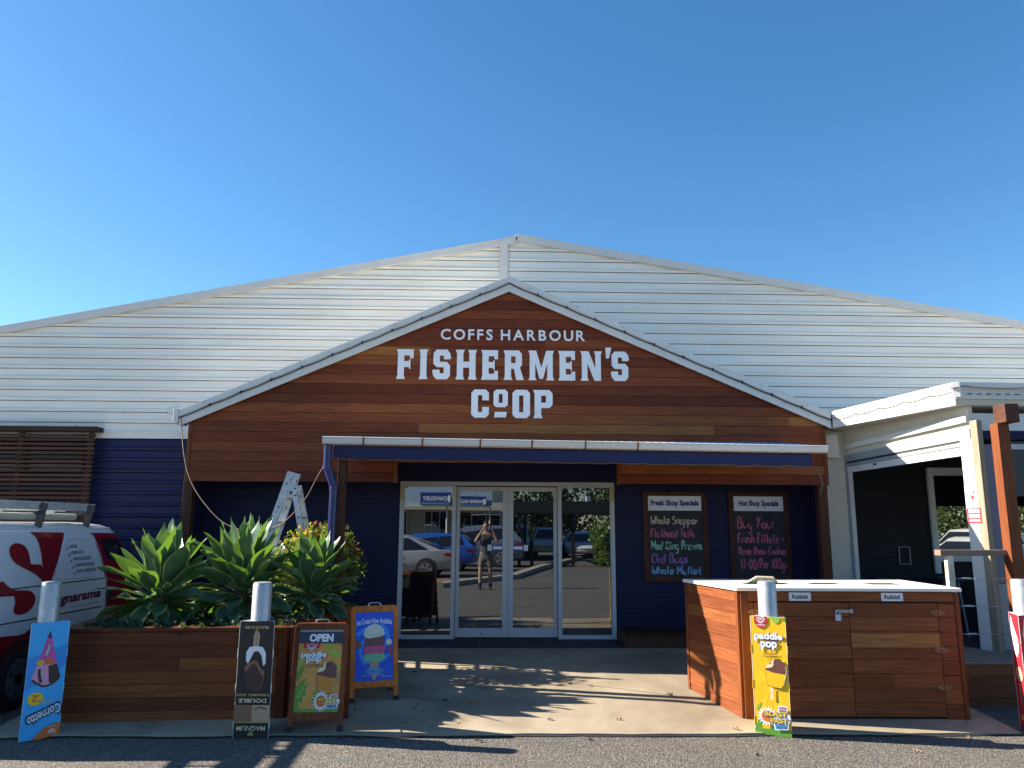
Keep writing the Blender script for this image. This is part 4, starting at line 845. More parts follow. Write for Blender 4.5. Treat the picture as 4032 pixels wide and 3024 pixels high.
def art_dark(fl):
    fl.text('MAGNUM', .5, .945, .66, .026, GLD, rot=PI, bold=.005); heart(fl, .5, .915, .05, GLD, -.3)
    fl.poly([(.42, .77), (.42, .88), (.46, .905), (.56, .905), (.60, .88), (.58, .77)], TAN); fl.text('MAGNUM', .505, .835, .36, .014, SKN, rot=R(-90))
    fl.poly([(.24, .66), (.24, .73), (.32, .775), (.5, .785), (.70, .775), (.80, .72), (.80, .63), (.74, .61), (.68, .70), (.58, .74), (.46, .735), (.38, .68), (.30, .63)], WHK)
    fl.poly([(.22, .60), (.30, .63), (.44, .655), (.55, .66), (.62, .62), (.72, .575), (.78, .58), (.78, .52), (.66, .54), (.58, .60), (.50, .635), (.40, .62), (.28, .565), (.22, .57)], SKN)
    fl.poly([(.22, .565), (.28, .565), (.42, .62), (.5, .632), (.6, .585), (.7, .535), (.78, .52), (.72, .44), (.58, .40), (.42, .40), (.28, .46)], CHO); fl.stroke([(.78, .52), (.72, .45), (.6, .405)], .006, SKN)
    fl.text('CARAMEL EGO', .5, .365, .94, .02, GLD, rot=PI, bold=.008); fl.text('DOUBLE', .5, .317, .78, .034, CRE, rot=PI, bold=.02)
    fl.rect(0, .14, .5, .28, SKN); fl.rect(.5, .14, 1, .28, TAN)
    rn = random.Random(3)
    for i in range(9): x = rn.uniform(.03, .45); y = rn.uniform(.15, .27); fl.stroke([(x, y), (x+.03, y+rn.uniform(-.02, .02)), (x+rn.uniform(-.05, .05), y+rn.uniform(-.03, .03))], .012, BLK if i % 2 else CRE, k=5+i % 2)
    fl.k = 8; fl.ell(.26, .215, .09, .018, BLK); fl.ell(.26, .215, .045, .012, CRE); fl.poly([(.60, .21), (.70, .235), (.82, .225), (.92, .20), (.80, .188), (.68, .19)], BLK); fl.ell(.77, .208, .06, .012, TAN); fl.ell(.77, .21, .025, .009, BLK); fl.stroke([(.58, .235), (.7, .262), (.9, .245)], .012, SKN)
    fl.rect(0, .132, 1, .138, GLD); fl.text('MAGNUM', .5, .085, .80, .042, CRE, rot=PI, bold=.003); heart(fl, .5, .04, .075, GLD, -.24)
def leafy(fl, x, y, s, m, asp, rot):
    c, sn = math.cos(rot), math.sin(rot); pts = []
    for a, b in ((0, 0), (.35, .12), (.30, .35), (.55, .30), (.55, .55), (.75, .55), (.7, .8), (1, 1), (.62, .95), (.55, .78), (.38, .85), (.32, .6), (.12, .62), (.15, .35)): pts.append((x+s*(a*c-b*sn), y+s*asp*(a*sn+b*c)))
    fl.poly(pts, m)
def art_pop(fl, asp, base, darkmode, y0=0.0, y1=1.0):
    # asp = width / height of the panel, drawn in the band y0..y1
    H = y1-y0; Y = lambda v: y0+v*H
    for i in range(9):
        a = R(15+i*38); fl.poly([(.55, Y(.45)), (.55+.62*math.cos(a)*.7, Y(.45)+.5*H*math.sin(a)), (.55+.62*math.cos(a+.25)*.7, Y(.45)+.5*H*math.sin(a+.25))], C('pop_ray%d' % darkmode, tuple(min(1, x*1.13) for x in base)), k=2)
    fl.k = 3
    for x, y, s, r in ((0, .01, .42, .2), (.45, -.02, .4, .5), (.98, .02, .4, 1.5), (.05, .2, .22, .1), (1.0, .14, .25, 1.7)): leafy(fl, min(max(x, .0), .99), Y(y), s if x < .6 else s*.62, GRN if s > .3 else GR2, asp*H*1.0 if False else asp, r)
    fl.rect(0, Y(0), 1, Y(.055), GRN); fl.poly([(.55, Y(1)), (.62, Y(.965)), (.72, Y(.94)), (.82, Y(.96)), (.85, Y(1))], GR2); fl.rect(.92, Y(.96), 1, Y(1), GRN)
    if darkmode:
        for x, y, s, r in ((.0, .62, .25, .1), (.0, .45, .25, .1), (1.0, .80, .28, 1.9), (1.0, .62, .28, 1.9), (0, .22, .3, .1)): leafy(fl, x, Y(y), s, GR2 if y > .5 else GRN, asp, r)
    fl.poly([(.12, Y(1)), (.48, Y(1)), (.48, Y(.945)), (.42, Y(.91)), (.30, Y(.895)), (.18, Y(.91)), (.12, Y(.945))], REDK); heart(fl, .30, Y(.965), .11, WHK, asp*1.0); fl.text('STREETS', .30, Y(.925), .24, .014*H, WHK, bold=.02)
    tx, tw, th = (.37, .58, .095) if darkmode else (.495, .80, .076)
    fl.text('paddle', tx+.005, Y(.820), tw*1.05, th*1.16*H, NVY, bold=.10); fl.text('pop', tx+.01, Y(.745), tw*.64, th*1.16*H, NVY, bold=.10, k=fl.k-1)
    fl.text('paddle', tx-.005, Y(.826), tw, th*H, WHK, bold=.045); fl.text('pop', tx, Y(.751), tw*.58, th*H, WHK, bold=.045)
    fl.text('Caramel', tx+.02, Y(.687), tw*.46, .021*H, CBR, bold=.025); fl.text('Choc Dip', tx+.02, Y(.658), tw*.48, .023*H, CBR, bold=.025)
    # bitten ice cream on a stick
    if darkmode: q = lambda a, b: (.46+(a-.37)*.80, Y(.26+(b-.395)*1.9))
    else: q = lambda a, b: (a, Y(b))
    fl.poly([q(.47, .30), q(.55, .30), q(.555, .40), q(.48, .40)], CRE)
    fl.poly([q(.40, .42), q(.37, .56), q(.60, .64), q(.78, .645), q(.92, .60), q(.97, .53), q(.90, .46), q(.80, .395), q(.60, .40)], CBR)
    fl.poly([q(.405, .425), q(.385, .545), q(.60, .525), q(.93, .515), q(.80, .40), q(.60, .405)], PYE if not darkmode else C('caramel', (.55, .22, .02)))
    fl.poly([q(.375, .56), q(.44, .60), q(.52, .595), q(.56, .63), q(.63, .645), q(.60, .61), q(.60, .585), q(.54, .57), q(.48, .565)], CRE); fl.stroke([q(.93, .585), q(.94, .53), q(.84, .42)], .004, CRE)
    # burst with the competition lettering
    X = (lambda x: .60+(x-.36)*.66) if darkmode else (lambda x: x)
    s = .66 if darkmode else 1
    fl.star(X(.36), Y(.16), .18*s, .30*s, 18, WHK, asp); fl.ell(X(.36), Y(.16), .16*s, .16*s*asp, ORG)
    fl.poly([(X(.55), Y(.05)), (X(.92), Y(.06)), (X(.93), Y(.10)), (X(.99), Y(.15)), (X(.97), Y(.19)), (X(.62), Y(.21)), (X(.5), Y(.12))], WHK); fl.poly([(X(.58), Y(.06)), (X(.89), Y(.07)), (X(.90), Y(.10)), (X(.55), Y(.105))], LBL)
    fl.rect(X(.66), Y(.20), X(.92), Y(.255), WHK); fl.rect(X(.69), Y(.208), X(.89), Y(.245), C('stamp', (.35, .12, .20))); fl.text('Choc', X(.79), Y(.227), .18*s, .02*H, WHK)
    fl.text('BLAST', X(.60), Y(.182), .66*s, .050*H, NVY, bold=.07); fl.text('PAST', X(.68), Y(.128), .52*s, .048*H, NVY, bold=.07, k=fl.k-1); fl.text('BLAST', X(.595), Y(.184), .62*s, .041*H, YEL, bold=.03); fl.text('PAST', X(.675), Y(.130), .48*s, .039*H, YEL, bold=.03)
    fl.text('BACK FOR A', X(.74), Y(.092), .30*s, .013*H, NVY, bold=.01); fl.text('LIMITED TIME', X(.74), Y(.074), .30*s, .013*H, NVY, bold=.01)
def art_red(fl):
    fl.poly([(.2, .98), (.35, .90), (.55, .84), (.72, .78), (.72, .70), (.5, .62), (.35, .64), (.15, .70), (.1, .84)], WHK)
    for r_ in (.30, .21, .12): fl.ell(.5, .48, r_, r_*.20, CRE); fl.ell(.5, .48, r_-.045, (r_-.045)*.20, REDK)
    fl.poly([(.42, .40), (.56, .40), (.52, .2), (.46, .2)], TAN); fl.rect(.3, .085, .72, .125, YEL); fl.text('1ST', .5, .105, .3, .025, REDK, bold=.02)
az1 = math.atan2(-.69, .72)
prism_sign('light blue cornet ice cream sign printed upside down, round the leftmost bollard', (-3.685, -4.015), az1, -.207, .70, [(art_blue, CY), (None, CY), (None, CY2)])
prism_sign('dark brown choc-coated ice cream sign printed upside down, in front of the planter', (-1.93, -3.988), R(-91), -.207, .71, [(art_dark, BLK), (None, BLK), (None, BLK)], side_=.29)
prism_sign('bright yellow ice cream sign on the bollard in front of the bin enclosure', (2.415, -3.955), R(-114), -.207, .75, [(lambda f: art_pop(f, .28/.94, (.86, .50, .01), 0), PYE), (None, PYE), (None, PYE)], side_=.29)
prism_sign('red ice cream sign cut off by the right edge of the photo', (4.69, -3.93), R(-200), -.207, .765, [(art_red, REDK), (art_red, REDK), (None, REDK)], side_=.29)

# ------------------------------------------------------------------ A-frame signs on the pavement
def aframe(label, bl, br, lean, H, wm, poster, poster_h, draw, botrail, back_off=.42):
    bl = Vector(bl); br = Vector(br); u = (br-bl); W = u.length; u.normalize(); n = Vector((u.y, -u.x, 0)); base = (bl+br)/2
    t = thing('a_frame_sign', label, 'a-frame sign', tuple(base), 'timber A-frame signs on the pavement')
    v = (Vector((0, 0, 1))*math.cos(lean)-n*math.sin(lean)).normalized(); fn = u.cross(v).normalized(); fn = fn if fn.y < 0 else -fn
    for nm, o, vv, ff, dr in (('front_panel', bl, v, fn, draw), ('back_panel', bl-n*back_off, (Vector((0, 0, 1))*math.cos(lean)+n*math.sin(lean)).normalized(), None, None)):
        m = MB(); ff2 = ff if ff else (lambda q: q if q.y > 0 else -q)(u.cross(vv).normalized()); th = .022; sw = .045
        def Q(a, b, d=0): return o+u*a+vv*b+ff2*d
        def slab(a0, b0, a1, b1, r=.3): m.prism([Q(a0, b0), Q(a1, b0), Q(a1, b1), Q(a0, b1)], -ff2*th, wm, r)
        slab(0, .0, sw, H-.04, .2); slab(W-sw, 0, W, H-.04, .7); slab(sw, poster[0]*H-botrail, W-sw, poster[0]*H, .5)
        m.prism([Q(sw, poster[1]*H), Q(W-sw, poster[1]*H), Q(W-sw, H-.04), Q(W, H-.04), Q(W-.008, H-.015), Q(W-.03, H), Q(.03, H), Q(.008, H-.015), Q(0, H-.04), Q(sw, H-.04)], -ff2*th, wm, .4)
        po = m.build(nm, t, .003)
        for a in (0, W-sw):
            m = MB(); m.prism([Q(a-.003, -.006, .003), Q(a+sw+.003, -.006, .003), Q(a+sw+.003, .035, .003), Q(a-.003, .035, .003)], -ff2*(th+.006), BLACK); m.build('rubber_foot', po)
        m = MB(); p0 = Q(sw-.004, poster[0]*H-.004, -.008); uu = u*(W-2*sw+.008); vvv = vv*((poster[1]-poster[0])*H+.008)
        m.prism([p0, p0+uu, p0+uu+vvv, p0+vvv], -ff2*.004, BLK); fl = Flat(m, p0, uu, vvv, ff2, step=.0004)
        if dr: dr(fl)
        m.build('poster', po)
    top = base+v*H-n*.02; m = MB(); m.tube(smoothpts([tuple(top+u*a+Vector((0, 0, b))) for a, b in ((-.06, -.004), (-.055, .018), (-.035, .026), (.035, .026), (.055, .018), (.06, -.004))], 3), .006, STEEL, 8)
    m.obox(top-u*.06, u*.012, n*.006, (0, 0, .005), STEEL); m.obox(top+u*.06, u*.012, n*.006, (0, 0, .005), STEEL); m.build('carry_handle', t)
    m = MB(); a = bl+v*.3-n*.0; b = bl-n*back_off+(Vector((0, 0, 1))*math.cos(lean)+n*math.sin(lean))*.3; m.bar(a+u*.01, b+u*.01, .012, .003, STEEL, side=(0, 0, 1)); m.bar(a+u*(W-.01), b+u*(W-.01), .012, .003, STEEL, side=(0, 0, 1)); m.build('stay', t)
def art_open(fl):
    fl.rect(0, 0, 1, 1, C('dull_orange', (.64, .30, .06))); fl.rect(0, .965, 1, 1, C('clear_strip', (.30, .34, .33)))
    art_pop(fl, .37/.54, (.64, .30, .06), 1, 0, .825)
    fl.rect(0, .825, 1, .965, C('plum', (.035, .028, .06))); fl.text('OPEN', .51, .893, .54, .10, WHK, bold=.05)
def art_ice(fl):
    fl.rect(0, 0, 1, 1, C('royal', (.015, .085, .62))); CL = C('royal_light', (.03, .25, .80))
    for i in range(4):
        a0 = i*1.6+.5; fl.stroke([(.5+(.16+.085*k)*math.cos(a0+k*.55), .53+(.16+.085*k)*.62*math.sin(a0+k*.55)) for k in range(5)], .035, CL, k=2)
    fl.k = 3; fl.text('Ice Cream Now Available', .5, .87, .90, .085, WHK, bold=.012, arc=.055)
    fl.poly([(.36, .30), (.64, .30), (.54, .02), (.46, .02)], TAN)
    for y, w_, h_, c in ((.345, .27, .078, C('mint', (.16, .46, .27))), (.455, .275, .075, C('berry', (.55, .08, .20))), (.57, .265, .078, C('cocoa', (.17, .07, .06)))): fl.poly([(.5-w_, y-h_*.6), (.5-w_*.55, y-h_), (.5, y-h_*.8), (.5+w_*.6, y-h_), (.5+w_, y-h_*.6), (.5+w_*.96, y+h_*.4), (.5+w_*.7, y+h_), (.5-w_*.7, y+h_), (.5-w_*.96, y+h_*.3)], c)
    fl.poly([(.22, .655), (.25, .745), (.36, .80), (.5, .82), (.64, .80), (.74, .735), (.77, .66), (.68, .635), (.5, .62), (.33, .61)], C('vanilla', (.62, .64, .54))); fl.stroke([(.34, .67), (.5, .66), (.66, .685)], .004, C('vanilla_line', (.4, .42, .36)))
    fl.ell(.5, .145, .24, .05, LBL); fl.text('Norgen-Vaaz', .5, .145, .44, .04, NVY); fl.text('One of Life\'s Great Pleasures', .48, .085, .56, .018, WHK); fl.rect(.70, .055, .97, .06, WHK)
    fl.poly([(0, .62), (.12, .58), (.18, .50), (.12, .46), (0, .50)], C('cocoa', (.17, .07, .06))); fl.ell(.87, .55, .075, .045, C('vanilla', (.62, .64, .54))); fl.poly([(.80, .51), (.95, .50), (1, .46), (1, .28), (.86, .38)], C('plum_hand', (.20, .07, .20)))
aframe('dark timber A-frame sign reading OPEN with an orange paddle pop poster', (-1.675, -3.965, pave_z(-3.96)+.006), (-1.215, -3.945, pave_z(-3.95)+.006), R(12), .86, FRAMEW, (.167, .935), .8, art_open, .065, .40)
aframe('orange timber A-frame sign with a blue Ice Cream Now Available poster', (-1.305, -3.11, pave_z(-3.11)+.006), (-.862, -2.985, pave_z(-2.98)+.006), R(12), .875, FRAMEO, (.205, .93), .8, art_ice, .06, .40)

# ------------------------------------------------------------------ bin enclosure, right
be = thing('bin_enclosure', 'cedar clad rubbish bin enclosure with white top and two padlocked doors', 'bin enclosure', (3.25, -3.1, -.17))
BC = [Vector((2.285, -3.60, 0)), Vector((4.285, -3.63, 0)), Vector((4.32, -2.56, 0)), Vector((2.065, -2.56, 0))]
ub, nb_, Lb = side(BC[0], BC[1])
def fp(x, z, d=0): q = BC[0]+ub*x+nb_*d; return Vector((q.x, q.y, z))
ZB = -.17
mb = MB(); ul, nl_, Ll = side(BC[3], BC[0])
boards(mb, BC[3], ul, nl_, ZB, .92, .112, lambda z: .05, lambda z: Ll-.045, WOODB, lens=(3, 4), light=.12, seed=77, rmax=.8)
mb.build('side_boards', be)
mb = MB(); u2, n2, L2 = side(BC[1], BC[2]); boards(mb, BC[1], u2, n2, ZB, .92, .112, lambda z: .0, lambda z: L2, WOODB, lens=(3, 4), seed=72)
u3, n3, L3 = side(BC[2], BC[3]); boards(mb, BC[2], u3, n3, ZB, .92, .112, lambda z: .0, lambda z: L3, WOODB, lens=(3, 4), seed=73); mb.build('rear_boards', be)
mb = MB()
mb.prism([Vector((q.x, q.y, ZB)) for q in [BC[0]-nb_*.004-nl_*.004, BC[1]-nb_*.004-n2*.004, BC[2]-n2*.004-n3*.004, BC[3]-n3*.004-nl_*.004]], (0, 0, 1.09), BACK); mb.build('carcass', be)
mb = MB()
for q, ax, an in ((BC[0]+nb_*.012+ub*.036, ub, nb_), (BC[1]+nb_*.012-ub*.018, ub, nb_)): mb.obox((q.x, q.y, .375), an*.016, ax*(.036 if q.x < 3 else .02), (0, 0, .545), POSTW, .2); mb.build('corner_trim', be, .004); mb = MB()
for q in (BC[0]+nl_*.012-ul*.022, BC[3]+nl_*.012+ul*.025): mb.obox((q.x, q.y, .375), nl_*.016, ul*.025, (0, 0, .545), POSTW, .6); mb.build('corner_trim', be, .004); mb = MB()
mb = MB(); boards(mb, BC[0], ub, nb_, .84, .925, .085, lambda z: .075, lambda z: Lb-.04, WOODB, lens=(5, 6), seed=5, light=0); boards(mb, BC[0], ub, nb_, ZB, .838, .1245, lambda z: .075, lambda z: .115, WOODB, lens=(5, 6), seed=6); boards(mb, BC[0], ub, nb_, ZB, .838, .1245, lambda z: 1.806, lambda z: Lb-.04, WOODB, lens=(5, 6), seed=8, light=0); mb.build('front_boards', be)
for (a, b, sd, lt) in ((.121, .985, 15, 0), (.991, 1.80, 16, .0)):
    m = MB(); boards(m, BC[0], ub, nb_, ZB+.02, .836, .1225, lambda z: a, lambda z: b, WOODB, lens=(5, 6), seed=sd, light=lt, lap=.008)
    if a > .9: boards(m, BC[0]+nb_*.002, ub, nb_, .44, .5625, .1225, lambda z: a, lambda z: b, WOODB, lens=(5, 6), seed=2, light=1.0, lap=.008)
    d = m.build('door', be)
    for z in ((.745, .42, .10)):
        x = b if a > .9 else a; m = MB(); p = fp(x, z, .0245)
        for sg in (-1, 1):
            pts = [p+ub*sg*.004+Vector((0, 0, .03)), p+ub*sg*.03+Vector((0, 0, .026)), p+ub*sg*.065+Vector((0, 0, .012)), p+ub*sg*.075, p+ub*sg*.065-Vector((0, 0, .012)), p+ub*sg*.03-Vector((0, 0, .026)), p+ub*sg*.004-Vector((0, 0, .03))]
            m.prism(pts, nb_*.003, RUST)
            for k, zz in ((.02, .012), (.02, -.012), (.05, 0)): c = p+ub*sg*k+Vector((0, 0, zz)); m.tube([c, c+nb_*.005], .005, BRASS, 8)
        m.tube([p+Vector((0, 0, -.032))+nb_*.004, p+Vector((0, 0, .032))+nb_*.004], .006, RUST, 8); m.build('hinge', d)
m = MB(); p = fp(.88, .755, .026); m.obox(p+ub*.05, ub*.075, nb_*.004, (0, 0, .012), STEEL); m.tube([p-ub*.02+nb_*.01, p+ub*.13+nb_*.01], .006, STEEL, 8); m.obox(p+ub*.125, ub*.012, nb_*.01, (0, 0, .018), STEEL); m.build('slide_bolt', be)
m = MB(); q = fp(.875, .70, .042); m.obox(q, ub*.025, nb_*.010, (0, 0, .028), mat('padlock_silver', (.45, .55, .68), .35, metal=.5)); m.tube(smoothpts([tuple(q+ub*a+Vector((0, 0, b))) for a, b in ((-.016, .025), (-.016, .055), (0, .068), (.016, .055), (.016, .025))], 4), .005, STEEL, 8); m.build('padlock', be, .004)
for x in (.545, 1.39):
    m = MB(); q = fp(x-.10, .845, .0265); m.prism([q, q+ub*.2, q+ub*.2+Vector((0, 0, .072)), q+Vector((0, 0, .072))], -nb_*.003, WHITEP); fl = Flat(m, q, ub*.2, (0, 0, .072), nb_); fl.text('Rubbish', .5, .5, .74, .56, BLK, bold=.03, shear=.15)
    for a in (.06, .94):
        for b in (.16, .84): fl.ell(a, b, .018, .05, RUST, 10, k=2)
    m.build('rubbish_plaque', be)
# white top with slots
mb = MB(); cc = sum(BC, Vector())/4
top = [cc+(q-cc)*1.0+s for q, s in zip(BC, ((ub*-.04+nb_*.035), (ub*.035+nb_*.035), (ub*.03-nb_*.03), (ub*-.04-nb_*.03)))]
slots = [(.16, .40, .32, .50), (.40, .62, .55, .72), (.72, .62, .87, .72), (.10, .68, .2, .76)]
mb.prism([Vector((q.x, q.y, .928)) for q in top], (0, 0, .034), SLABW); mb.build('top_slab', be, .012, seg=3)
for a, b, c_, d_ in ((.14, .34, .34, .5), (.44, .36, .57, .50), (.70, .36, .83, .50), (.36, .82, .52, .90)):
    m = MB(); Pq = lambda u_, v_: (top[0].lerp(top[1], u_)).lerp(top[3].lerp(top[2], u_), v_)
    m.prism([Vector((q.x, q.y, .9625)) for q in (Pq(a, b), Pq(c_, b), Pq(c_, d_), Pq(a, d_))], (0, 0, .003), DPLAS if d_ != .9 else GRK); m.build('disposal_slot', be)
m = MB(); m.prism([(2.50, -3.16, .968), (2.80, -3.20, .968), (2.76, -3.2, 1.022), (2.60, -3.17, 1.026)], (.05, .16, 0), mat('worn_timber', (.42, .34, .24), .8, var=.3, vscale=18)); tag(m.build('timber_block', None, .006), 'worn timber block lying on the white top of the bin enclosure', 'block')

# ------------------------------------------------------------------ cafe annex, right
an = thing('cafe_annex', 'cream cafe annex with white canopy and open corner window at the right', 'building', (6.2, -1.2, -.2))
A0v, A1v = Vector((4.545, -.76, 0)), Vector((5.28, -2.30, 0)); ua, na, La = side(A1v, A0v); na = -na if na.x > 0 else na; ua = (A1v-A0v).normalized()
def ap(t, z, off=0): q = A0v+ua*La*t+na*off; return Vector((q.x, q.y, z))
m = MB(); m.prism([ap(0, 3.005), ap(1, 3.125), ap(1, 2.875), ap(0, 2.80)], -na*.03, WTRIM); m.prism([ap(0, 3.01, .012), ap(1, 3.13, .012), ap(1, 3.09, .012), ap(0, 2.97, .012)], -na*.0115, WTRIM); m.build('canopy_fascia', an, .003)
m = MB(); f0, f1 = Vector((5.285, -2.31, 0)), Vector((10.5, -2.20, 0)); m.prism([(f0.x, f0.y, 3.135), (f1.x, f1.y, 3.135), (f1.x, f1.y, 2.95), (f0.x, f0.y, 2.95)], (0, .03, 0), WTRIM); m.prism([(f0.x, f0.y+.032, 2.96), (f1.x, f1.y+.032, 2.96), (f1.x, f1.y+.032, 2.88), (f0.x, f0.y+.032, 2.88)], (0, .03, 0), CREAM); m.prism([(f0.x+.06, f0.y-.015, 3.14), (f1.x, f1.y-.015, 3.14), (f1.x, f1.y-.015, 3.06), (f0.x+.06, f0.y-.015, 3.06)], (0, .014, 0), WTRIM)
for i in range(14): x = 5.42+.11*i; m.box((x, -2.335, 3.0), (x+.05, -2.308, 3.008), DPLAS)
m.build('front_fascia', an, .002)
m = MB(); m.prism([ap(1, 3.14, .03), ap(1, 3.14, .03)+Vector((.07, -.03, 0)), ap(1, 2.965, .03)+Vector((.07, -.03, 0)), ap(1, 2.965, .03)], -na*.05, WTRIM); m.build('fascia_end', an, .002)
m = MB(); b4 = [ap(0, 3.0), ap(1, 3.12), Vector((10.5, -2.19, 3.12)), Vector((10.5, .28, 3.0)), Vector((4.56, .28, 3.0))]; m.prism(b4, (0, 0, .02), WHITE); m.build('canopy_roof', an)
m = MB(); m.prism([ap(0, 2.81, -.03), ap(1, 2.885, -.03), Vector((10.5, -2.17, 2.885)), Vector((10.5, .02, 2.80)), Vector((4.60, .02, 2.80))], (0, 0, .012), CREAM); m.build('soffit', an)
# wall under the canopy: W0 (far) -> W1 (near jamb)
W0, W1 = Vector((4.86, -.34, 0)), Vector((5.455, -2.24, 0)); uw = (W1-W0).normalized(); nw = Vector((uw.y, -uw.x, 0)); nw = nw if nw.x < 0 else -nw; Lw = (W1-W0).length
def wp(s, z, off=0): q = W0+uw*s+nw*off; return Vector((q.x, q.y, z))
m = MB(); m.prism([wp(0, 2.46), wp(Lw, 2.60), wp(Lw, 2.88), wp(0, 2.82)], -nw*.06, CREAM); m.build('bulkhead', an)
m = MB(); m.prism([wp(-.02, 2.54, .05), wp(Lw, 2.69, .05), wp(Lw, 2.76, .05), wp(-.02, 2.61, .05)], -nw*.05, WTRIM); m.build('bulkhead_trim', an, .004)
m = MB(); m.prism([(4.475, -.50, -.2), (4.855, -.36, -.2), (4.86, -.30, -.2), (4.475, -.40, -.2)], (0, 0, 3.0), CREAM); m.build('corner_wall', an)
m = MB(); m.box((4.50, -.56, 2.42), (4.70, -.49, 2.74), CREAM); m.build('junction_box', an, .006)
GREYT = mat('grey_trim_paint', (.30, .31, .33), .5, var=.06)
m = MB(); m.prism([wp(.0, 2.47, .012), wp(Lw, 2.615, .012), wp(Lw, 2.50, .012), wp(.0, 2.38, .012)], -nw*.05, GREYT); m.build('window_head', an, .003)
m = MB(); m.prism([wp(.02, 2.375, .0), wp(Lw-.1, 2.49, .0), wp(Lw-.1, 2.45, .0), wp(.02, 2.335, .0)], -nw*.1, DPLAS); m.build('blind_slot', an)
m = MB(); m.tube([wp(.04, 2.33, -.01), wp(Lw-.12, 2.44, -.01)], .03, GREYT, 10); m.build('roller_blind', an)
m = MB(); m.prism([wp(.03, 2.31, .006), wp(Lw-.13, 2.41, .006), wp(Lw-.13, 2.32, .006), wp(.03, 2.235, .006)], -nw*.05, WTRIM)
q = wp(.55, 2.315, .0075); m.obox(q, uw*.03, nw*.001, (0, 0, .012), DPLAS); m.build('window_rail', an, .002)
m = MB(); m.prism([wp(Lw-.13, -.1, .02), wp(Lw+.02, -.1, .02), wp(Lw+.02, 2.5, .02), wp(Lw-.13, 2.5, .02)], -nw*.08, WTRIM); m.build('jamb', an, .004)
m = MB(); m.prism([wp(0, -.1, .008), wp(.05, -.1, .008), wp(.05, 2.38, .008), wp(0, 2.38, .008)], -nw*.06, GREYT); m.prism([wp(.055, -.1, .0), wp(.075, -.1, .0), wp(.075, 2.25, .0), wp(.055, 2.25, .0)], -nw*.06, WTRIM); m.build('jamb', an, .002)
PALET = wood('weathered_timber', (.22, .20, .155), (.29, .26, .20), (.36, .32, .25), stretch=(30, 30, 1))
m = MB(); q = wp(Lw+.07, 0, -.01); m.obox((q.x, q.y, 1.3), uw*.045, nw*.04, (0, 0, 1.4), PALET, .5); m.build('corner_post', an, .004)
PURP = mat('blue_grey_panel', (.17, .17, .235), .55, var=.08)
m = MB(); m.box((5.535, -2.16, .9), (5.80, -2.10, 2.45), PURP); m.box((5.535, -2.17, -.1), (5.80, -2.10, .895), GREYT); m.build('wall_panel', an, .002)
# front bay right of the post
m = MB(); m.box((5.5, -2.20, 2.60), (10.5, -2.10, 2.80), WTRIM); m.box((5.5, -2.21, 2.50), (10.5, -2.12, 2.595), NAVY); m.build('front_beam', an, .003)
m = MB(); m.box((5.83, -2.165, 1.86), (10.4, -2.15, 2.48), DPLAS); m.build('added_dark_panel', an); m = MB(); frame_rect(m, 5.82, 8.4, 1.0, 2.45, -2.18, -2.12, .05, .05, .06, .10, ALU); m.box((6.9, -2.175, 1.1), (6.96, -2.125, 2.39), ALU); fo = m.build('front_window', an, .002)  # first box: dark panel added to block the upper inner window reflection
m = MB(); m.box((5.80, -2.16, -.1), (10.5, -2.10, .98), GREYT); m.build('front_panel', an)
# interior
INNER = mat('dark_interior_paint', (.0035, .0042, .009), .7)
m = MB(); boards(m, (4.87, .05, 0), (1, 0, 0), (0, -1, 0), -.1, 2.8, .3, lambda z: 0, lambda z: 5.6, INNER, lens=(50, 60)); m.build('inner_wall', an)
m = MB(); m.box((10.45, -2.1, -.2), (10.5, .05, 3.0), NAVY); m.build('end_wall', an)
m = MB(); frame_rect(m, 6.19, 9.8, 1.04, 2.34, -.03, .025, .075, .07, .11, .13, WTRIM); m.box((7.6, -.028, 1.17), (7.68, .02, 2.23), WTRIM); m.box((6.19, -.028, .88), (6.265, .02, 1.038), WTRIM); fo = m.build('inner_window', an, .003)
m = MB(); m.box((6.25, .0, 1.1), (9.75, .004, 2.3), TINT2); m.build('glass', fo)
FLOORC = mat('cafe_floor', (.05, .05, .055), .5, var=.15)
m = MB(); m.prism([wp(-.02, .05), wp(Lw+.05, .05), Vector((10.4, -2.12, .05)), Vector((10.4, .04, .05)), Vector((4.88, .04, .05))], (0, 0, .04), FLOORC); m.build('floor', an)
# deck edge, rails
m = MB(); dk = ((4.50, -2.95, 0), (1, 0.02, 0), (0, -1, 0)); boards(m, *dk, -.24, .19, .105, lambda z: 0, lambda z: 6, WOODP, lens=(5, 6), seed=91); boards(m, (4.5, -.6, 0), (0, -1, 0), (-1, 0, 0), -.24, .19, .105, lambda z: 0, lambda z: 2.35, WOODP, lens=(5, 6), seed=92); m.build('deck_fascia', an)
m = MB(); m.prism([(4.50, -2.94, .17), (10.5, -2.82, .17), (10.5, -2.0, .17), (5.45, -2.2, .17), (4.9, -.5, .17), (4.5, -.55, .17)], (0, 0, .025), mat('deck_boards', (.23, .19, .15), .7, var=.3, vscale=4, stretch=(1, 14, 1))); m.build('deck', an)
m = MB(); m.box((4.80, -2.66, .19), (4.87, -2.60, 1.22), mat('worn_white_post', (.50, .46, .38), .5, var=.35, vscale=9)); m.build('rail_post', an, .004)
m = MB(); m.bar((4.72, -2.63, 1.245), (5.62, -2.55, 1.245), .10, .06, mat('rail_timber', (.20, .13, .10), .6, var=.3, vscale=6, stretch=(1, 8, 8)), side=(0, 0, 1)); m.build('hand_rail', an, .004)
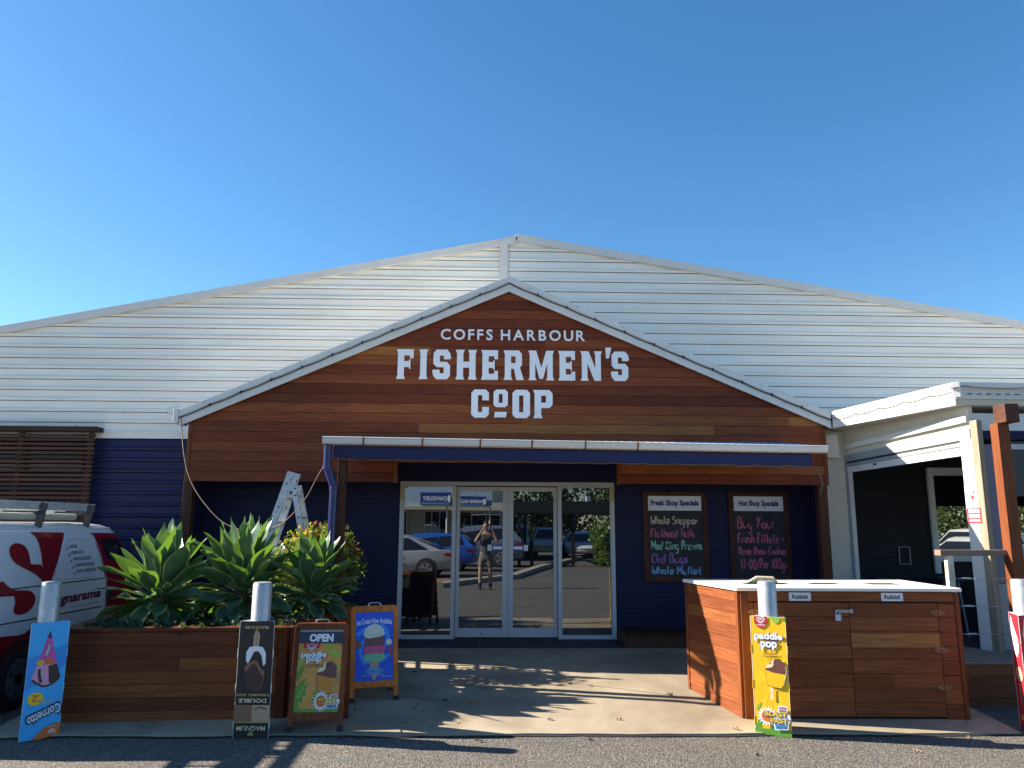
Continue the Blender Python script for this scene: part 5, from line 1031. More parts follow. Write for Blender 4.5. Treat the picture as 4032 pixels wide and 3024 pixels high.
for z in (.98, .70, .42):
    m = MB(); m.tube(catenary((4.87, -2.63, z), (5.62, -2.55, z), .006, 8), .004, STEEL, 6); q = Vector((4.87, -2.63, z)); d = (Vector((5.62, -2.55, z))-q).normalized()
    m.tube([q+d*.08, q+d*.11, q+d*.18, q+d*.21], [.004, .010, .010, .004], STEEL, 8); m.tube([q+d*.24, q+d*.27], .009, STEEL, 8); m.build('wire_rail', an)
m = MB(); m.box((5.48, -2.68, -.2), (5.61, -2.55, 2.625), POSTW, .5); m.build('canopy_post', an, .006)
m = MB(); m.box((5.50, -2.80, 2.62), (5.655, -2.60, 2.82), wood('old_beam', (.05, .025, .02), (.075, .034, .024), (.1, .045, .03), stretch=(8, 2, 8))); m.build('beam_end', an, .008)
# safety sign on the jamb
sg = thing('safety_sign', 'white sign with a red circle and a red lower panel on the white window jamb', 'sign', tuple(wp(Lw-.04, 1.72, .03)))
m = MB(); o_ = wp(Lw-.125, 1.55, .028); m.prism([o_, o_+uw*.19, o_+uw*.19+Vector((0, 0, .43)), o_+Vector((0, 0, .43))], -nw*.004, WHITEP); fl = Flat(m, o_, uw*.19, (0, 0, .43), nw)
for a0, a1 in ((.35, 2.4), (3.5, 5.6)): fl.stroke([(.5+.30*math.cos(a0+(a1-a0)*i/8), .70+.22*math.sin(a0+(a1-a0)*i/8)) for i in range(9)], .010, REDK, k=1)
fl.ell(.60, .80, .07, .03, BLK, k=2); fl.poly([(.40, .74), (.58, .73), (.62, .64), (.48, .62)], REDK); fl.stroke([(.42, .72), (.44, .64), (.42, .58)], .010, BLK, k=4); fl.stroke([(.55, .64), (.66, .57), (.72, .55)], .010, BLK, k=4)
fl.k = 5; fl.rect(.02, .01, .98, .40, REDK)
for y0, y1 in ((.28, .36), (.15, .24), (.06, .10)): fl.rect(.14, y0, .86, y1, WHITEP, k=6)
m.build('plate', sg)
# dark stool and a small framed notice inside
m = MB(); frame_rect(m, 5.70, 5.86, 1.0, 1.24, .0, .025, .008, .008, .008, .008, GRK); tag(m.build('framed_notice'), 'small thin-framed notice on the dark cafe wall', 'notice')
for x, lab in ((5.33, 'pale-legged stool in the dark cafe, left of the framed notice'), (6.25, 'pale-legged stool in the dark cafe under the inner window')):
    st = thing('stool', lab, 'stool', (x, -.25, .09), 'stools inside the cafe')
    m = MB(); m.tube([(x, -.25, .80), (x, -.25, .84)], .17, DPLAS, 18); m.build('seat', st)
    for a in range(4): m = MB(); c, s_ = math.cos(a*PI/2+.6), math.sin(a*PI/2+.6); m.tube([(x+.09*c, -.25+.09*s_, .80), (x+.16*c, -.25+.16*s_, .09)], .012, GRK, 6); m.build('leg', st)
# cable over the canopy fascia
mb = MB(); pts = []
for i in range(5): pts += catenary(ap(i/5, 2.93+.135*i/5, .024), ap((i+1)/5, 2.93+.135*(i+1)/5, .024), .022, 6)[:-1]
pts.append(ap(1, 3.065, .045)); pts += catenary((5.37, -2.345, 3.09), (6.2, -2.34, 3.09), .02, 8)
mb.tube(pts, .007, ROPE, 6); tag(mb.build('festoon_cable'), 'tan cable looping along the sunlit white canopy fascia of the annex', 'cable')

# ------------------------------------------------------------------ signwriter's van, left
van = thing('van', 'white and red signwritten van with ladders on the roof, parked nose to the building', 'van', (-5.35, -2.2, -.26))
XC, YR, ZS = -5.325, -3.80, -.26
def v_half(z): return lerp_tab(z, [(-.05, .70), (.1, .755), (.5, .77), (.85, .768), (1.1, .735), (1.35, .69), (1.44, .65), (1.485, .58), (1.51, .40), (1.525, 0)])
def v_front(z): return lerp_tab(z, [(-.05, -.08), (.3, .0), (.6, -.03), (.8, -.10), (1.3, -.56), (1.40, -.68), (1.46, -.80), (1.525, -1.05)])
def v_rear(z): return lerp_tab(z, [(-.05, -4.12), (.4, -4.16), (1.1, -4.12), (1.45, -4.05), (1.525, -3.9)])
zs = [-.05, .03, .1, .25, .4, .5, .62, .74, .85, .95, 1.03, 1.1, 1.2, 1.28, 1.35, 1.40, 1.44, 1.468, 1.485, 1.50, 1.51, 1.52]
ts = [0, .01, .03, .08, .15, .22, .3, .38, .46, .54, .62, .7, .78, .85, .91, .95, .975, .99, 1]
def vpt(sg, t, z):
    y0, y1 = v_rear(z), v_front(z); y = y0+(y1-y0)*t; k = 1
    if t > .85: k = 1-.22*((t-.85)/.15)**2.5
    if t < .05: k = 1-.10*((.05-t)/.05)**2
    return (XC+sg*v_half(z)*k, y, z)
mb = MB(); nz_, nt_ = len(zs), len(ts)
vs = [vpt(1, t, z) for z in zs for t in ts]+[vpt(-1, t, z) for z in zs for t in ts]; o = nz_*nt_
for z in zs: pass
fs = []
for s_ in (0, o):
    for j in range(nz_-1):
        for i in range(nt_-1): fs.append((s_+j*nt_+i, s_+j*nt_+i+1, s_+(j+1)*nt_+i+1, s_+(j+1)*nt_+i))
for j in range(nz_-1):
    for i in (0, nt_-1): fs.append((j*nt_+i, (j+1)*nt_+i, o+(j+1)*nt_+i, o+j*nt_+i))
for i in range(nt_-1): fs.append(((nz_-1)*nt_+i, (nz_-1)*nt_+i+1, o+(nz_-1)*nt_+i+1, o+(nz_-1)*nt_+i)); fs.append((i, i+1, o+i+1, o+i))
mb.add(vs, fs, VWHITE, .5, True); body = mb.build('body', van, sharp=50)
def vside(y, z, off=.004):   # point on the street-facing flank
    t = (y-v_rear(z))/(v_front(z)-v_rear(z)); k = 1
    if t > .85: k = 1-.22*((t-.85)/.15)**2.5
    if t < .05: k = 1-.10*((.05-min(t, .05))/.05)**2
    return Vector((XC+v_half(z)*k+off, y, z))
def decal(nm, outlines, m, off=.004, pre=None, parent=None, zf=None):
    vs, fs = pre if pre else fill2d(outlines)
    bm = bmesh.new(); bv = [bm.verts.new((x, y, 0)) for x, y in vs]
    for f in fs: bm.faces.new([bv[i] for i in f])
    for z in zs+[.17, .32, .56, .68, .8, .9, .99, 1.06, 1.15, 1.24, 1.315]:
        bmesh.ops.bisect_plane(bm, geom=bm.verts[:]+bm.edges[:]+bm.faces[:], plane_co=(0, z, 0), plane_no=(0, 1, 0))
    for k in range(40):
        bmesh.ops.bisect_plane(bm, geom=bm.verts[:]+bm.edges[:]+bm.faces[:], plane_co=(-3.85+k*.1, 0, 0), plane_no=(1, 0, 0))
    b = MB(); bm.verts.index_update(); b.add([vside(v.co.x, v.co.y, off) for v in bm.verts], [[v.index for v in f.verts] for f in bm.faces], m); bm.free()
    return b.build(nm, parent or van)
uc = smoothpts([(-3.115,1.245),(-3.09,1.285),(-3.02,1.31),(-2.94,1.305),(-2.85,1.275),(-2.80,1.21),(-2.775,1.10)], 5)+[(-2.60,1.09)]+smoothpts([(-2.565,1.03),(-2.545,.95),(-2.535,.87)], 4)+smoothpts([(-2.60,.94),(-2.73,1.01),(-2.9,1.07),(-3.04,1.13),(-3.1,1.19)], 4)
decal('red_graphic', [uc], RED)
lc = [(-3.55, .965), (-3.22, .965)]+smoothpts([(-3.22, .965), (-3.14, .91), (-3.03, .87), (-2.86, .855), (-2.76, .83), (-2.69, .765), (-2.71, .69), (-2.80, .64), (-2.92, .63), (-3.01, .65), (-3.035, .69), (-3.02, .75), (-3.05, .815)], 4)+[(-3.19, .825), (-3.6, .83)]
decal('red_graphic', [lc], RED)
decal('red_graphic', [[(-2.73, 1.415), (-2.105, 1.405), (-2.18, 1.29), (-2.27, 1.11), (-2.36, .95), (-2.45, .90), (-2.535, .868), (-2.565, .95), (-2.575, 1.06), (-2.58, 1.18), (-2.61, 1.29), (-2.66, 1.37)]], RED)
decal('red_graphic', [[(-3.7, 1.42), (-3.25, 1.42), (-3.33, 1.34), (-3.37, 1.2), (-3.33, 1.05), (-3.55, .97), (-3.7, 1.0)]], RED)
decal('red_graphic', [[(-3.79, .50), (-3.4, .47), (-3.12, .455), (-2.94, .435), (-2.80, .44), (-2.68, .49), (-2.62, .40), (-2.62, -.04), (-3.79, -.04)]], RED)
door = decal('front_door', [[(-1.515, 1.395), (-.86, 1.385), (-.66, 1.27), (-.30, .9), (-.20, .55), (-.18, .02), (-1.14, .02), (-1.19, .4), (-1.22, .8), (-1.28, .95), (-1.38, 1.2)]], RED, .006)
decal('door_window', [[(-1.365, 1.33), (-.92, 1.32), (-.76, 1.24), (-.46, 1.02), (-1.22, 1.08)]], VGLASS, .011, parent=door)
m = MB(); q = vside(-1.18, .82, .012); m.box((q.x-.005, -1.22, .62), (q.x+.02, -1.12, .74), DPLAS); m.build('door_handle', door, .004)
m = MB(); q = vside(-.78, 1.12, 0); m.tube(smoothpts([(q.x, -.72, 1.08), (q.x+.10, -.72, 1.12), (q.x+.14, -.74, 1.2)], 4), .015, DPLAS, 8); m.obox((q.x+.14, -.74, 1.18), (.055, 0, 0), (0, .03, 0), (0, 0, .10), DPLAS); m.build('mirror', door, .01)
tx = text2d('0068', .02); 
def tdecal(nm, txt, y0, y1, z0, z1, m, bold=.0, shear=0, off=.0055, parent=None, slope=0.0):
    vs, fs = text2d(txt, bold, 1.0, shear); xs = [p[0] for p in vs]; yy = [p[1] for p in vs]; a0, a1, b0, b1 = min(xs), max(xs), min(yy), max(yy)
    return decal(nm, None, m, off, pre=([(y0+(x-a0)/(a1-a0)*(y1-y0), z0+(y-b0)/(b1-b0)*(z1-z0)+slope*(x-a0)/(a1-a0)) for x, y in vs], fs), parent=parent)
DRED = ink('maroon', (.10, .004, .03)); DGR = ink('dark_grey', (.06, .06, .08))
tdecal('lettering', 'Signarama', -2.40, -1.36, .63, .765, DRED, .035, .12); tdecal('lettering', 'The way to grow your business', -2.0, -1.40, .595, .62, DGR)
for i, s_ in enumerate(('SIGNS', 'DISPLAYS', 'VEHICLE SIGNS', 'GRAPHIC DESIGN', 'DIGITAL PRINTING')):
    L_ = (.145, .245, .37, .415, .43)[i]; y0 = -2.03+.027*i; tdecal('lettering', s_, y0, y0+L_, 1.235-.068*i, 1.272-.068*i, DGR, .01); decal('tick_mark', [[(y0-.075, 1.23-.068*i), (y0-.055, 1.215-.068*i), (y0-.01, 1.262-.068*i), (y0-.05, 1.238-.068*i)]], DGR, .0055)
tdecal('lettering', '6651', -.85, -.62, .60, .68, WHK, .03, 0, .009, parent=door)
for za, zb in ((.888, .868), (.578, .545)):
    m = MB(); n = 26; pts = [vside(-3.7+2.4*i/n, za+(zb-za)*i/n, .0) for i in range(n+1)]; m.tube(pts, .007, DPLAS, 6); m.build('body_crease', van)
m = MB(); pts = [vside(y, z, -.001) for y, z in smoothpts([(-2.06, 1.33), (-1.62, 1.33), (-1.56, 1.28), (-1.45, 1.0), (-1.43, .93), (-1.5, .90), (-2.3, .93), (-2.36, .98), (-2.13, 1.3), (-2.06, 1.33)], 4)]; m.tube(pts, .008, VWHITE, 6); m.build('panel_ridge', van)
m = MB(); m.tube([vside(-1.52+.30*i/8, 1.395-1.37*i/8+ (0), .0) for i in range(0)] or [vside(-1.535, 1.40, .001), vside(-1.40, 1.2, .001), vside(-1.30, .95, .001), vside(-1.24, .8, .001), vside(-1.21, .4, .001), vside(-1.16, .02, .001)], .006, BLACK, 6); m.build('door_gap', van)
m = MB(); m.tube([vside(-3.7+2.85*i/10, 1.445, .0) for i in range(11)], .012, VWHITE, 8); m.build('drip_rail', van)
def wheel(par, x, y, z, r, w_, ax, rimm, spokes=5):
    ax = Vector(ax).normalized(); c = Vector((x, y, z)); m = MB(); m.tube([c-ax*w_/2, c-ax*w_*.42, c+ax*w_*.42, c+ax*w_/2], [r*.88, r, r, r*.88], BLACK, 28); wo = m.build('wheel', par)
    m = MB(); e = ax.cross(Vector((0, 0, 1))).normalized(); u = Vector((0, 0, 1)); f = c+ax*(w_/2+.002)
    m.tube([f-ax*.03, f+ax*.004], [r*.66, r*.62], DPLAS, 24)
    for k in range(spokes):
        a = 2*PI*k/spokes; d = e*math.cos(a)+u*math.sin(a); p = d.cross(ax); m.prism([f+ax*.006+p*r*.10, f+ax*.006-p*r*.10, f+ax*.006+d*r*.60-p*r*.17, f+ax*.006+d*r*.60+p*r*.17], ax*.006, rimm)
    m.tube([f+ax*.004, f+ax*.012], r*.17, rimm, 14); k = 28
    vs = [];
    for i in range(k): a = 2*PI*i/k; d = e*math.cos(a)+u*math.sin(a); vs += [f+d*r*.60+ax*.010, f+d*r*.68+ax*.006]
    m.add(vs, [(2*i, 2*i+1, (2*i+3) % (2*k), (2*i+2) % (2*k)) for i in range(k)], rimm); m.build('rim', wo); return wo
VRIM = mat('dark_steel_rim', (.17, .17, .18), .4, metal=.5); AR = mat('alloy_rim', (.5, .5, .52), .3, metal=.8)
for y in (-2.86, -.85):
    for sg in (1, -1):
        wheel(van, XC+sg*.69, y, .025, .285, .18, (sg, 0, 0), VRIM, 7)
        if sg == 1:
            m = MB(); k = 22; pts = [vside(y+.345*math.cos(PI*i/k*1.16-.25), .045+.345*math.sin(PI*i/k*1.16-.25), .007) for i in range(k+1)]; m.add(pts+[vside(y, .045, .007)], [(i, i+1, k+1) for i in range(k)], BLACK); m.build('wheel_arch', van)
m = MB(); m.add([(XC-.62, v_front(.82)+.002, .82), (XC+.62, v_front(.82)+.002, .82), (XC+.56, v_front(1.36)+.002, 1.36), (XC-.56, v_front(1.36)+.002, 1.36)], [(0, 1, 2, 3)], VGLASS); m.build('windscreen', van)
# roof rack carrying ladders
for y in (-3.45, -2.5, -1.53):
    m = MB()
    m.box((XC-.64, y-.02, 1.60), (XC+.66, y+.02, 1.635), DPLAS)
    for sg in (-1, 1): m.bar((XC+sg*.60, y, 1.44), (XC+sg*.66, y-.01, 1.72 if sg > 0 else 1.62), .075, .02, CABLE)
    m.build('roof_rack', van, .003)
def ladder(label, x, z, y0, y1, wd, rot):
    t = thing('extension_ladder', label, 'ladder', (x, (y0+y1)/2, z), 'ladders on the van roof'); 
    for dx in (-wd/2, wd/2): m = MB(); m.bar((x+dx, y0, z), (x+dx, y1, z+rot), .03, .085, LAD, side=(0, 0, 1)); m.build('rail', t, .002)
    n = int((y1-y0)/.3)
    for i in range(n): m = MB(); yy = y0+.12+.3*i; zz = z+rot*(yy-y0)/(y1-y0); m.tube([(x-wd/2, yy, zz), (x+wd/2, yy, zz)], .015, LAD, 8); m.build('rung', t)
ladder('grey aluminium ladder on top of the van roof rack, nearest side', XC+.42, 1.685, -4.6, -1.36, .34, -.0)
ladder('pale fibreglass ladder strapped beneath on the van roof rack', XC+.05, 1.665, -4.5, -1.5, .36, -.0)
m = MB(); m.tube([(XC+.55, -4.3, 1.575), (XC+.55, -1.7, 1.575)], .035, mat('pale_pvc', (.55, .52, .40), .5), 12); tag(m.build('conduit_tube'), 'pale plastic tube tied under the ladders on the van roof', 'tube')

# ------------------------------------------------------------------ street behind the photographer, seen in the glass
CARG = 'cars parked behind the photographer'
def car(name, label, loc, rot, L, W, H, kind, paint, rim=AR, group=CARG):
    t = thing(name, label, 'car', (0, 0, 0), group); hw_ = W/2; g = .18
    belt = H*.60; 
    if kind == 'sedan': st = [(-.5, .32, .60, .78), (-.485, .24, .64, .88), (-.40, .2, .67, .97), (-.25, .18, .66, 1), (0, .17, .63, 1), (.2, .17, .62, 1), (.27, .17, .60, .99), (.40, .2, .54, .95), (.48, .22, .47, .86), (.5, .28, .40, .74)]; roof = (-.40, -.17, .06, .26)
    elif kind == 'hatch': st = [(-.5, .30, .62, .82), (-.49, .22, .68, .92), (-.42, .2, .70, .98), (-.25, .18, .66, 1), (0, .17, .63, 1), (.2, .17, .61, 1), (.3, .17, .59, .99), (.41, .2, .54, .95), (.48, .22, .47, .86), (.5, .28, .40, .74)]; roof = (-.485, -.38, .08, .28)
    else: st = [(-.5, .30, .60, .86), (-.49, .24, .64, .94), (-.42, .22, .645, .99), (-.25, .2, .64, 1), (0, .2, .63, 1), (.2, .2, .62, 1), (.3, .2, .60, .99), (.41, .22, .57, .96), (.48, .24, .50, .9), (.5, .3, .44, .8)]; roof = (-.48, -.42, .10, .25)
    vs = []; n = 9
    for x, z0, z1, k in st:
        a, b = z0*H, z1*H; w_ = hw_*k; vs += [(x*L, y, z) for y, z in ((-w_*.86, a), (-w_*.98, a+.1*H), (-w_, a+(b-a)*.55), (-w_*.96, b-.03*H), (-w_*.88, b), (w_*.88, b), (w_*.96, b-.03*H), (w_, a+(b-a)*.55), (w_*.98, a+.1*H), (w_*.86, a))]
    n = 10; k = len(st); fs = [(i*n+j, i*n+(j+1) % n, (i+1)*n+(j+1) % n, (i+1)*n+j) for i in range(k-1) for j in range(n)]+[tuple(range(n)), tuple(range((k-1)*n, k*n))]
    m = MB(); m.add(vs, fs, paint, .5, True)
    xb0, xr0, xr1, xb1 = [q*L for q in roof]; zb = belt*1.0+.01; wb, wr = hw_*.93, hw_*.70; zb0 = (st[2][2])*H-.02
    cab = []
    for x, z, w_ in ((xb0, zb0, wb), (xr0, H*.95, wr), (xr0+.25*(xr1-xr0), H*.99, wr*1.0), (xr0+.7*(xr1-xr0), H, wr), (xr1, H*.965, wr), (xb1, zb, wb*.96)): cab += [(x, -w_, z), (x, -w_*.9, z+.015), (x, w_*.9, z+.015), (x, w_, z)]
    m.add(cab, [(4*i+j, 4*i+j+1, 4*i+j+5, 4*i+j+4) for i in range(5) for j in range(3)], paint, .5, True)
    for s_ in (0, 3):
        b_ = [cab[4*i+s_] for i in range(6)]; m.add(b_+[(xb1, b_[5][1], zb-.05), (xb0, b_[0][1], zb-.05)], [(0, 1, 2, 3, 4, 5, 6, 7)], paint, .5)
    m.build('body', t, sharp=38)
    def Gq(x, sg, f):  # point on cabin side at belt->roof fraction
        return None
    for sg in (-1, 1):
        m = MB(); zt = H*.93; yb, yt = sg*(wb*.97+.012), sg*(wr+.018); z0_ = zb+.03
        f0 = lambda u_, v_: ((xb0+.16*L*.35+(xb1-.10-xb0-.10)*u_)*(1-v_)+(xr0+.03+(xr1-.06-xr0)*u_)*v_, (yb*(1-v_)+yt*v_), z0_*(1-v_)+zt*v_)
        for a, b in ((0.02, .44), (.47, .97)): m.add([f0(a, 0), f0(b, 0), f0(b, 1), f0(a, 1)], [(0, 1, 2, 3)], VGLASS)
        m.build('side_window', t)
        m = MB(); m.box((-.02*L, sg*hw_*1.0-.012, belt*.93), (.02*L-.02, sg*hw_*1.0+.012, belt*.93+.035), paint); m.build('door_handle', t, .005)
        m = MB(); m.box((xb1-.22*L*.5, sg*(hw_+.02)-.08, zb-.02), (xb1-.22*L*.5+.08, sg*(hw_+.02)+.08, zb+.11), paint); m.build('mirror', t, .02)
        m = MB(); y_ = sg*hw_*.80; m.prism([(-.497*L, y_-.12, .50*H), (-.497*L, y_+.12*1.0, .50*H), (-.487*L, y_+.10, .605*H), (-.487*L, y_-.14, .60*H)], (-.012, 0, 0), LAMP)
        y2 = sg*hw_*.955; m.prism([(-.485*L, y2, .51*H), (-.43*L, sg*hw_*.99, .53*H), (-.43*L, sg*hw_*.985, .59*H), (-.485*L, y2*.99, .60*H)], (0, sg*.012, 0), LAMP); m.build('tail_lamp', t)
        m = MB(); m.prism([(.49*L, sg*hw_*.55, .40*H), (.485*L, sg*hw_*.80, .41*H), (.47*L, sg*hw_*.82, .475*H), (.475*L, sg*hw_*.6, .46*H)], (.015, 0, 0), WHK); m.build('headlight', t)
    m = MB(); e = .05; m.add([(xb0+.02, -wb*.85, zb0+.05), (xb0+.02, wb*.85, zb0+.05), (xr0-.02, wr*.9, H*.925), (xr0-.02, -wr*.9, H*.925)], [(0, 1, 2, 3)], VGLASS); m.v = [v+Vector((-.02, 0, .02)) for v in m.v]; m.build('rear_window', t)
    m = MB(); m.add([(xb1-.03, -wb*.83, zb+.05), (xb1-.03, wb*.83, zb+.05), (xr1+.03, wr*.9, H*.935), (xr1+.03, -wr*.9, H*.935)], [(0, 1, 2, 3)], VGLASS); m.v = [v+Vector((.02, 0, .02)) for v in m.v]; m.build('windscreen', t)
    m = MB(); m.box((-.505*L, -.26, .42*H), (-.495*L, .26, .42*H+.12), WHITEP); m.build('number_plate', t)
    r = H*.215
    for x in (-.30*L, .30*L):
        for sg in (-1, 1):
            m = MB(); kk = 24; m.add([(x+r*1.2*math.cos(2*PI*i/kk), sg*(hw_+.004), r+r*1.2*math.sin(2*PI*i/kk)) for i in range(kk)], [tuple(range(kk))], BLACK); m.build('wheel_arch', t)
            wheel(t, x, sg*(hw_-.08), r, r, .19, (0, sg, 0), rim)
    t.location = loc; t.rotation_euler = (0, 0, rot); return t
LAMP = mat('tail_lamp_red', (.30, .01, .012), .2, var=.05, coat=.5)
SILV = mat('silver_car_paint', (.52, .54, .57), .28, metal=.45, var=.03, coat=.6); BLUEC = mat('blue_car_paint', (.02, .10, .46), .3, var=.03, coat=.7); GREYC = mat('blue_grey_car_paint', (.16, .19, .26), .3, metal=.3, var=.03, coat=.6); WCAR = mat('white_car_paint', (.68, .69, .70), .3, var=.03, coat=.5)
car('parked_car', 'silver sedan reflected in the left door pane', (-3.45, -16.7, -.27), PI+.05, 4.6, 1.8, 1.42, 'sedan', SILV)
car('parked_car', 'bright blue hatchback reflected behind the silver sedan', (-2.62, -20.6, -.29), PI+.08, 4.2, 1.78, 1.46, 'hatch', BLUEC)
car('parked_car', 'blue-grey people mover reflected behind the photographer', (-.75, -24.2, -.30), PI+.08, 4.5, 1.85, 1.78, 'hatch', GREYC)
wl = ['white four-wheel drive reflected at the left of the centre-right door pane', 'white wagon second in the reflected row under the dark carport', 'white car third in the reflected row under the dark carport', 'white car at the right end of the reflected row under the carport']
for i, (x, y, k, l, h) in enumerate(((1.5, -34.2, 'suv', 4.6, 1.85), (3.4, -34.6, 'suv', 4.5, 1.7), (5.3, -35, 'sedan', 4.5, 1.5), (7.3, -35.4, 'suv', 4.6, 1.75))): car('parked_car', wl[i], (x, y, -.33), PI/2+.15, l, 1.85, h, k, WCAR)
car('parked_car', 'white wagon reflected in the inner cafe window', (20.5, -22.0, -.3), PI*.9, 4.7, 1.9, 1.75, 'suv', WCAR); car('parked_car', 'pale sedan reflected low in the inner cafe window', (17.0, -16.5, -.28), PI*.85, 4.6, 1.8, 1.45, 'sedan', WCAR)

# chandlery building
CHW = mat('chandlery_wall', (.50, .47, .38), .7, var=.08, vscale=2); CHF = mat('chandlery_fascia', (.34, .45, .55), .5, var=.08, vscale=1.5)
ch = thing('chandlery_building', 'low shop with pale blue verandah fascia and chandlery signs, seen in the door reflection', 'building', (-5, -29, -.3))
m = MB(); m.box((-14, -29.1, 2.5), (.1, -29.0, 3.5), CHF); m.build('verandah_fascia', ch); m = MB(); m.box((-14, -31.9, 2.5), (.1, -29.11, 2.58), CHF); m.build('verandah_ceiling', ch)
m = MB(); m.box((-14.0, -29.16, 2.42), (.15, -28.9, 2.49), WTRIM); m.build('gutter', ch)
m = MB(); m.box((-14, -38, -.4), (1.2, -32, 3.3), CHW); m.build('wall', ch)
m = MB(); m.prism([(-14.2, -31.7, 3.55), (1.5, -31.7, 3.55), (1.5, -35, 4.9), (-14.2, -35, 4.9)], (0, 0, .08), WHITE); m.build('roof', ch)
for x0, x1, z0 in ((-13.5, -11.5, .2), (-10.8, -8.8, .2), (-8.3, -6.5, -.3), (-5.9, -4.5, -.2), (-3.6, -2.3, .6), (-1.8, .6, -.2)):
    m = MB(); frame_rect(m, x0, x1, z0, 2.25, -31.97, -31.9, .06, .06, .06, .06, WTRIM)
    for k in range(1, 3): m.box((x0+(x1-x0)*k/3-.02, -31.96, z0+.06), (x0+(x1-x0)*k/3+.02, -31.91, 2.19), WTRIM)
    w_ = m.build('window', ch); m = MB(); m.box((x0+.05, -31.985, z0+.05), (x1-.05, -31.975, 2.2), TINT2); m.build('pane', w_)
for x in (-12.5, -9, -5.5, -2.2, .0): m = MB(); m.tube([(x, -29.15, -.35), (x, -29.15, 2.42)], .05, WTRIM, 10); m.build('verandah_post', ch)
SGB = ink('sign_blue', (.02, .05, .24))
for x0, x1, z0, z1, tt, lab in ((-3.55, -2.0, 2.5, 3.12, 'CHANDLERY', 'dark blue CHANDLERY sign on the pale verandah fascia'), (-1.75, -.2, 2.42, 2.95, 'MARINE SALES', 'second dark blue sign at the end of the verandah')):
    tsg = thing('shop_sign', lab, 'sign', ((x0+x1)/2, -28.9, z0), 'signs on the chandlery verandah'); m = MB(); m.box((x0, -28.93, z0), (x1, -28.86, z1), SGB); m.build('board', tsg)
    m = MB(); fl = Flat(m, (x1, -28.855, z0), (x0-x1, 0, 0), (0, 0, z1-z0), (0, 1, 0), step=.003); fl.rect(.03, .06, .97, .09, WHK); fl.text(tt, .52 if 'CH' in tt else .5, .52, .80, .34, WHK, bold=.03); fl.rect(.1, .18, .94, .24, LBL); fl.ell(.06, .5, .05, .3, WHK); m.build('lettering', tsg)
# carport
cp = thing('carport', 'dark flat-roofed carport reflected in the right door panes', 'carport', (7, -27, -.3)); DK = mat('dark_carport_steel', (.007, .008, .008), .6)
m = MB(); m.box((.95, -31, 2.05), (15, -23.6, 2.56), DK); m.build('roof', cp)
for x in (1.3, 1.85, 3.7, 6.6, 9.5, 12.5):
    for y in (-24.0, -30.6): m = MB(); m.box((x-.07, y-.07, -.5), (x+.07, y+.07, 2.04), DK); m.build('post', cp)
m = MB(); m.tube([(4.5, -25, 2.54), (4.5, -25, 2.85)], .14, STEEL, 14); m.build('roof_vent', cp)
# trees
def tree(name, label, x, y, z0, blobs, count, size, m_, th, seed, group='trees behind the car park'):
    rn = random.Random(seed); t = thing(name, label, 'tree', (x, y, z0), group); mb = MB()
    mb.tube([(x, y, z0), (x+.05, y, z0+th*.5), (x, y+.05, z0+th)], [.22*th/4, .16*th/4, .08*th/4], BARK, 8)
    for (c, r) in blobs: mb.tube([(x, y, z0+th*.6), ((x*2+x+c[0])/3, (y*2+y+c[1])/3, z0+(th*.7+c[2])/2), (x+c[0], y+c[1], z0+c[2])], [.09*th/4, .05*th/4, .02], BARK, 6)
    mb.build('trunk', t); mb = MB(); crown(mb, [((x+c[0], y+c[1], z0+c[2]), r) for c, r in blobs], count, size, lambda d, q: m_, rn); mb.build('crown', t)
def blobs(rn, n, R_, H0, H1): return [((rn.uniform(-R_, R_), rn.uniform(-R_*.6, R_*.6), rn.uniform(H0, H1)), (rn.uniform(.35, .6)*R_, rn.uniform(.35, .55)*R_, rn.uniform(.2, .36)*(H1-H0+1.5))) for i in range(n)]
rn = random.Random(12); tl = ['rounded green tree left of the carport, in the reflection', 'broad dark green tree rising behind the carport roof, in the reflection', 'taller olive green tree behind the carport roof, in the reflection', 'dark spreading tree at the right of the reflected carport', 'bushy tree far right behind the car park', 'tall tree far right behind the car park']
for i, (x, y, R_, h0, h1, m_) in enumerate(((2.0, -46, 2.6, 1.6, 3.6, TREED), (6.0, -47, 2.6, 1.8, 3.9, TREED), (10.2, -46, 2.8, 1.6, 4.2, TREEL), (15.5, -44, 3.0, 1.5, 4.6, TREED), (22, -40, 3.2, 1.4, 4.4, TREEL), (29, -38, 3.2, 1.5, 5.4, TREED))): tree('tree', tl[i], x, y, -.35, blobs(rn, 12, R_, h0*.45, h1+.9), 3600, .17, m_, h0+1.2, i+50)
tree('bush', 'bright yellow-green bush at the edge of the reflected carport', 5.3, -23.2, -.3, blobs(rn, 6, .75, .5, 1.4), 900, .09, SHRUBG, 1.2, 77)
tree('bush', 'olive bush beside the car park, reflected in the inner cafe window', 23.5, -26, -.3, blobs(rn, 7, 2.2, 1.2, 2.8), 1800, .12, TREEL, 1.6, 78)

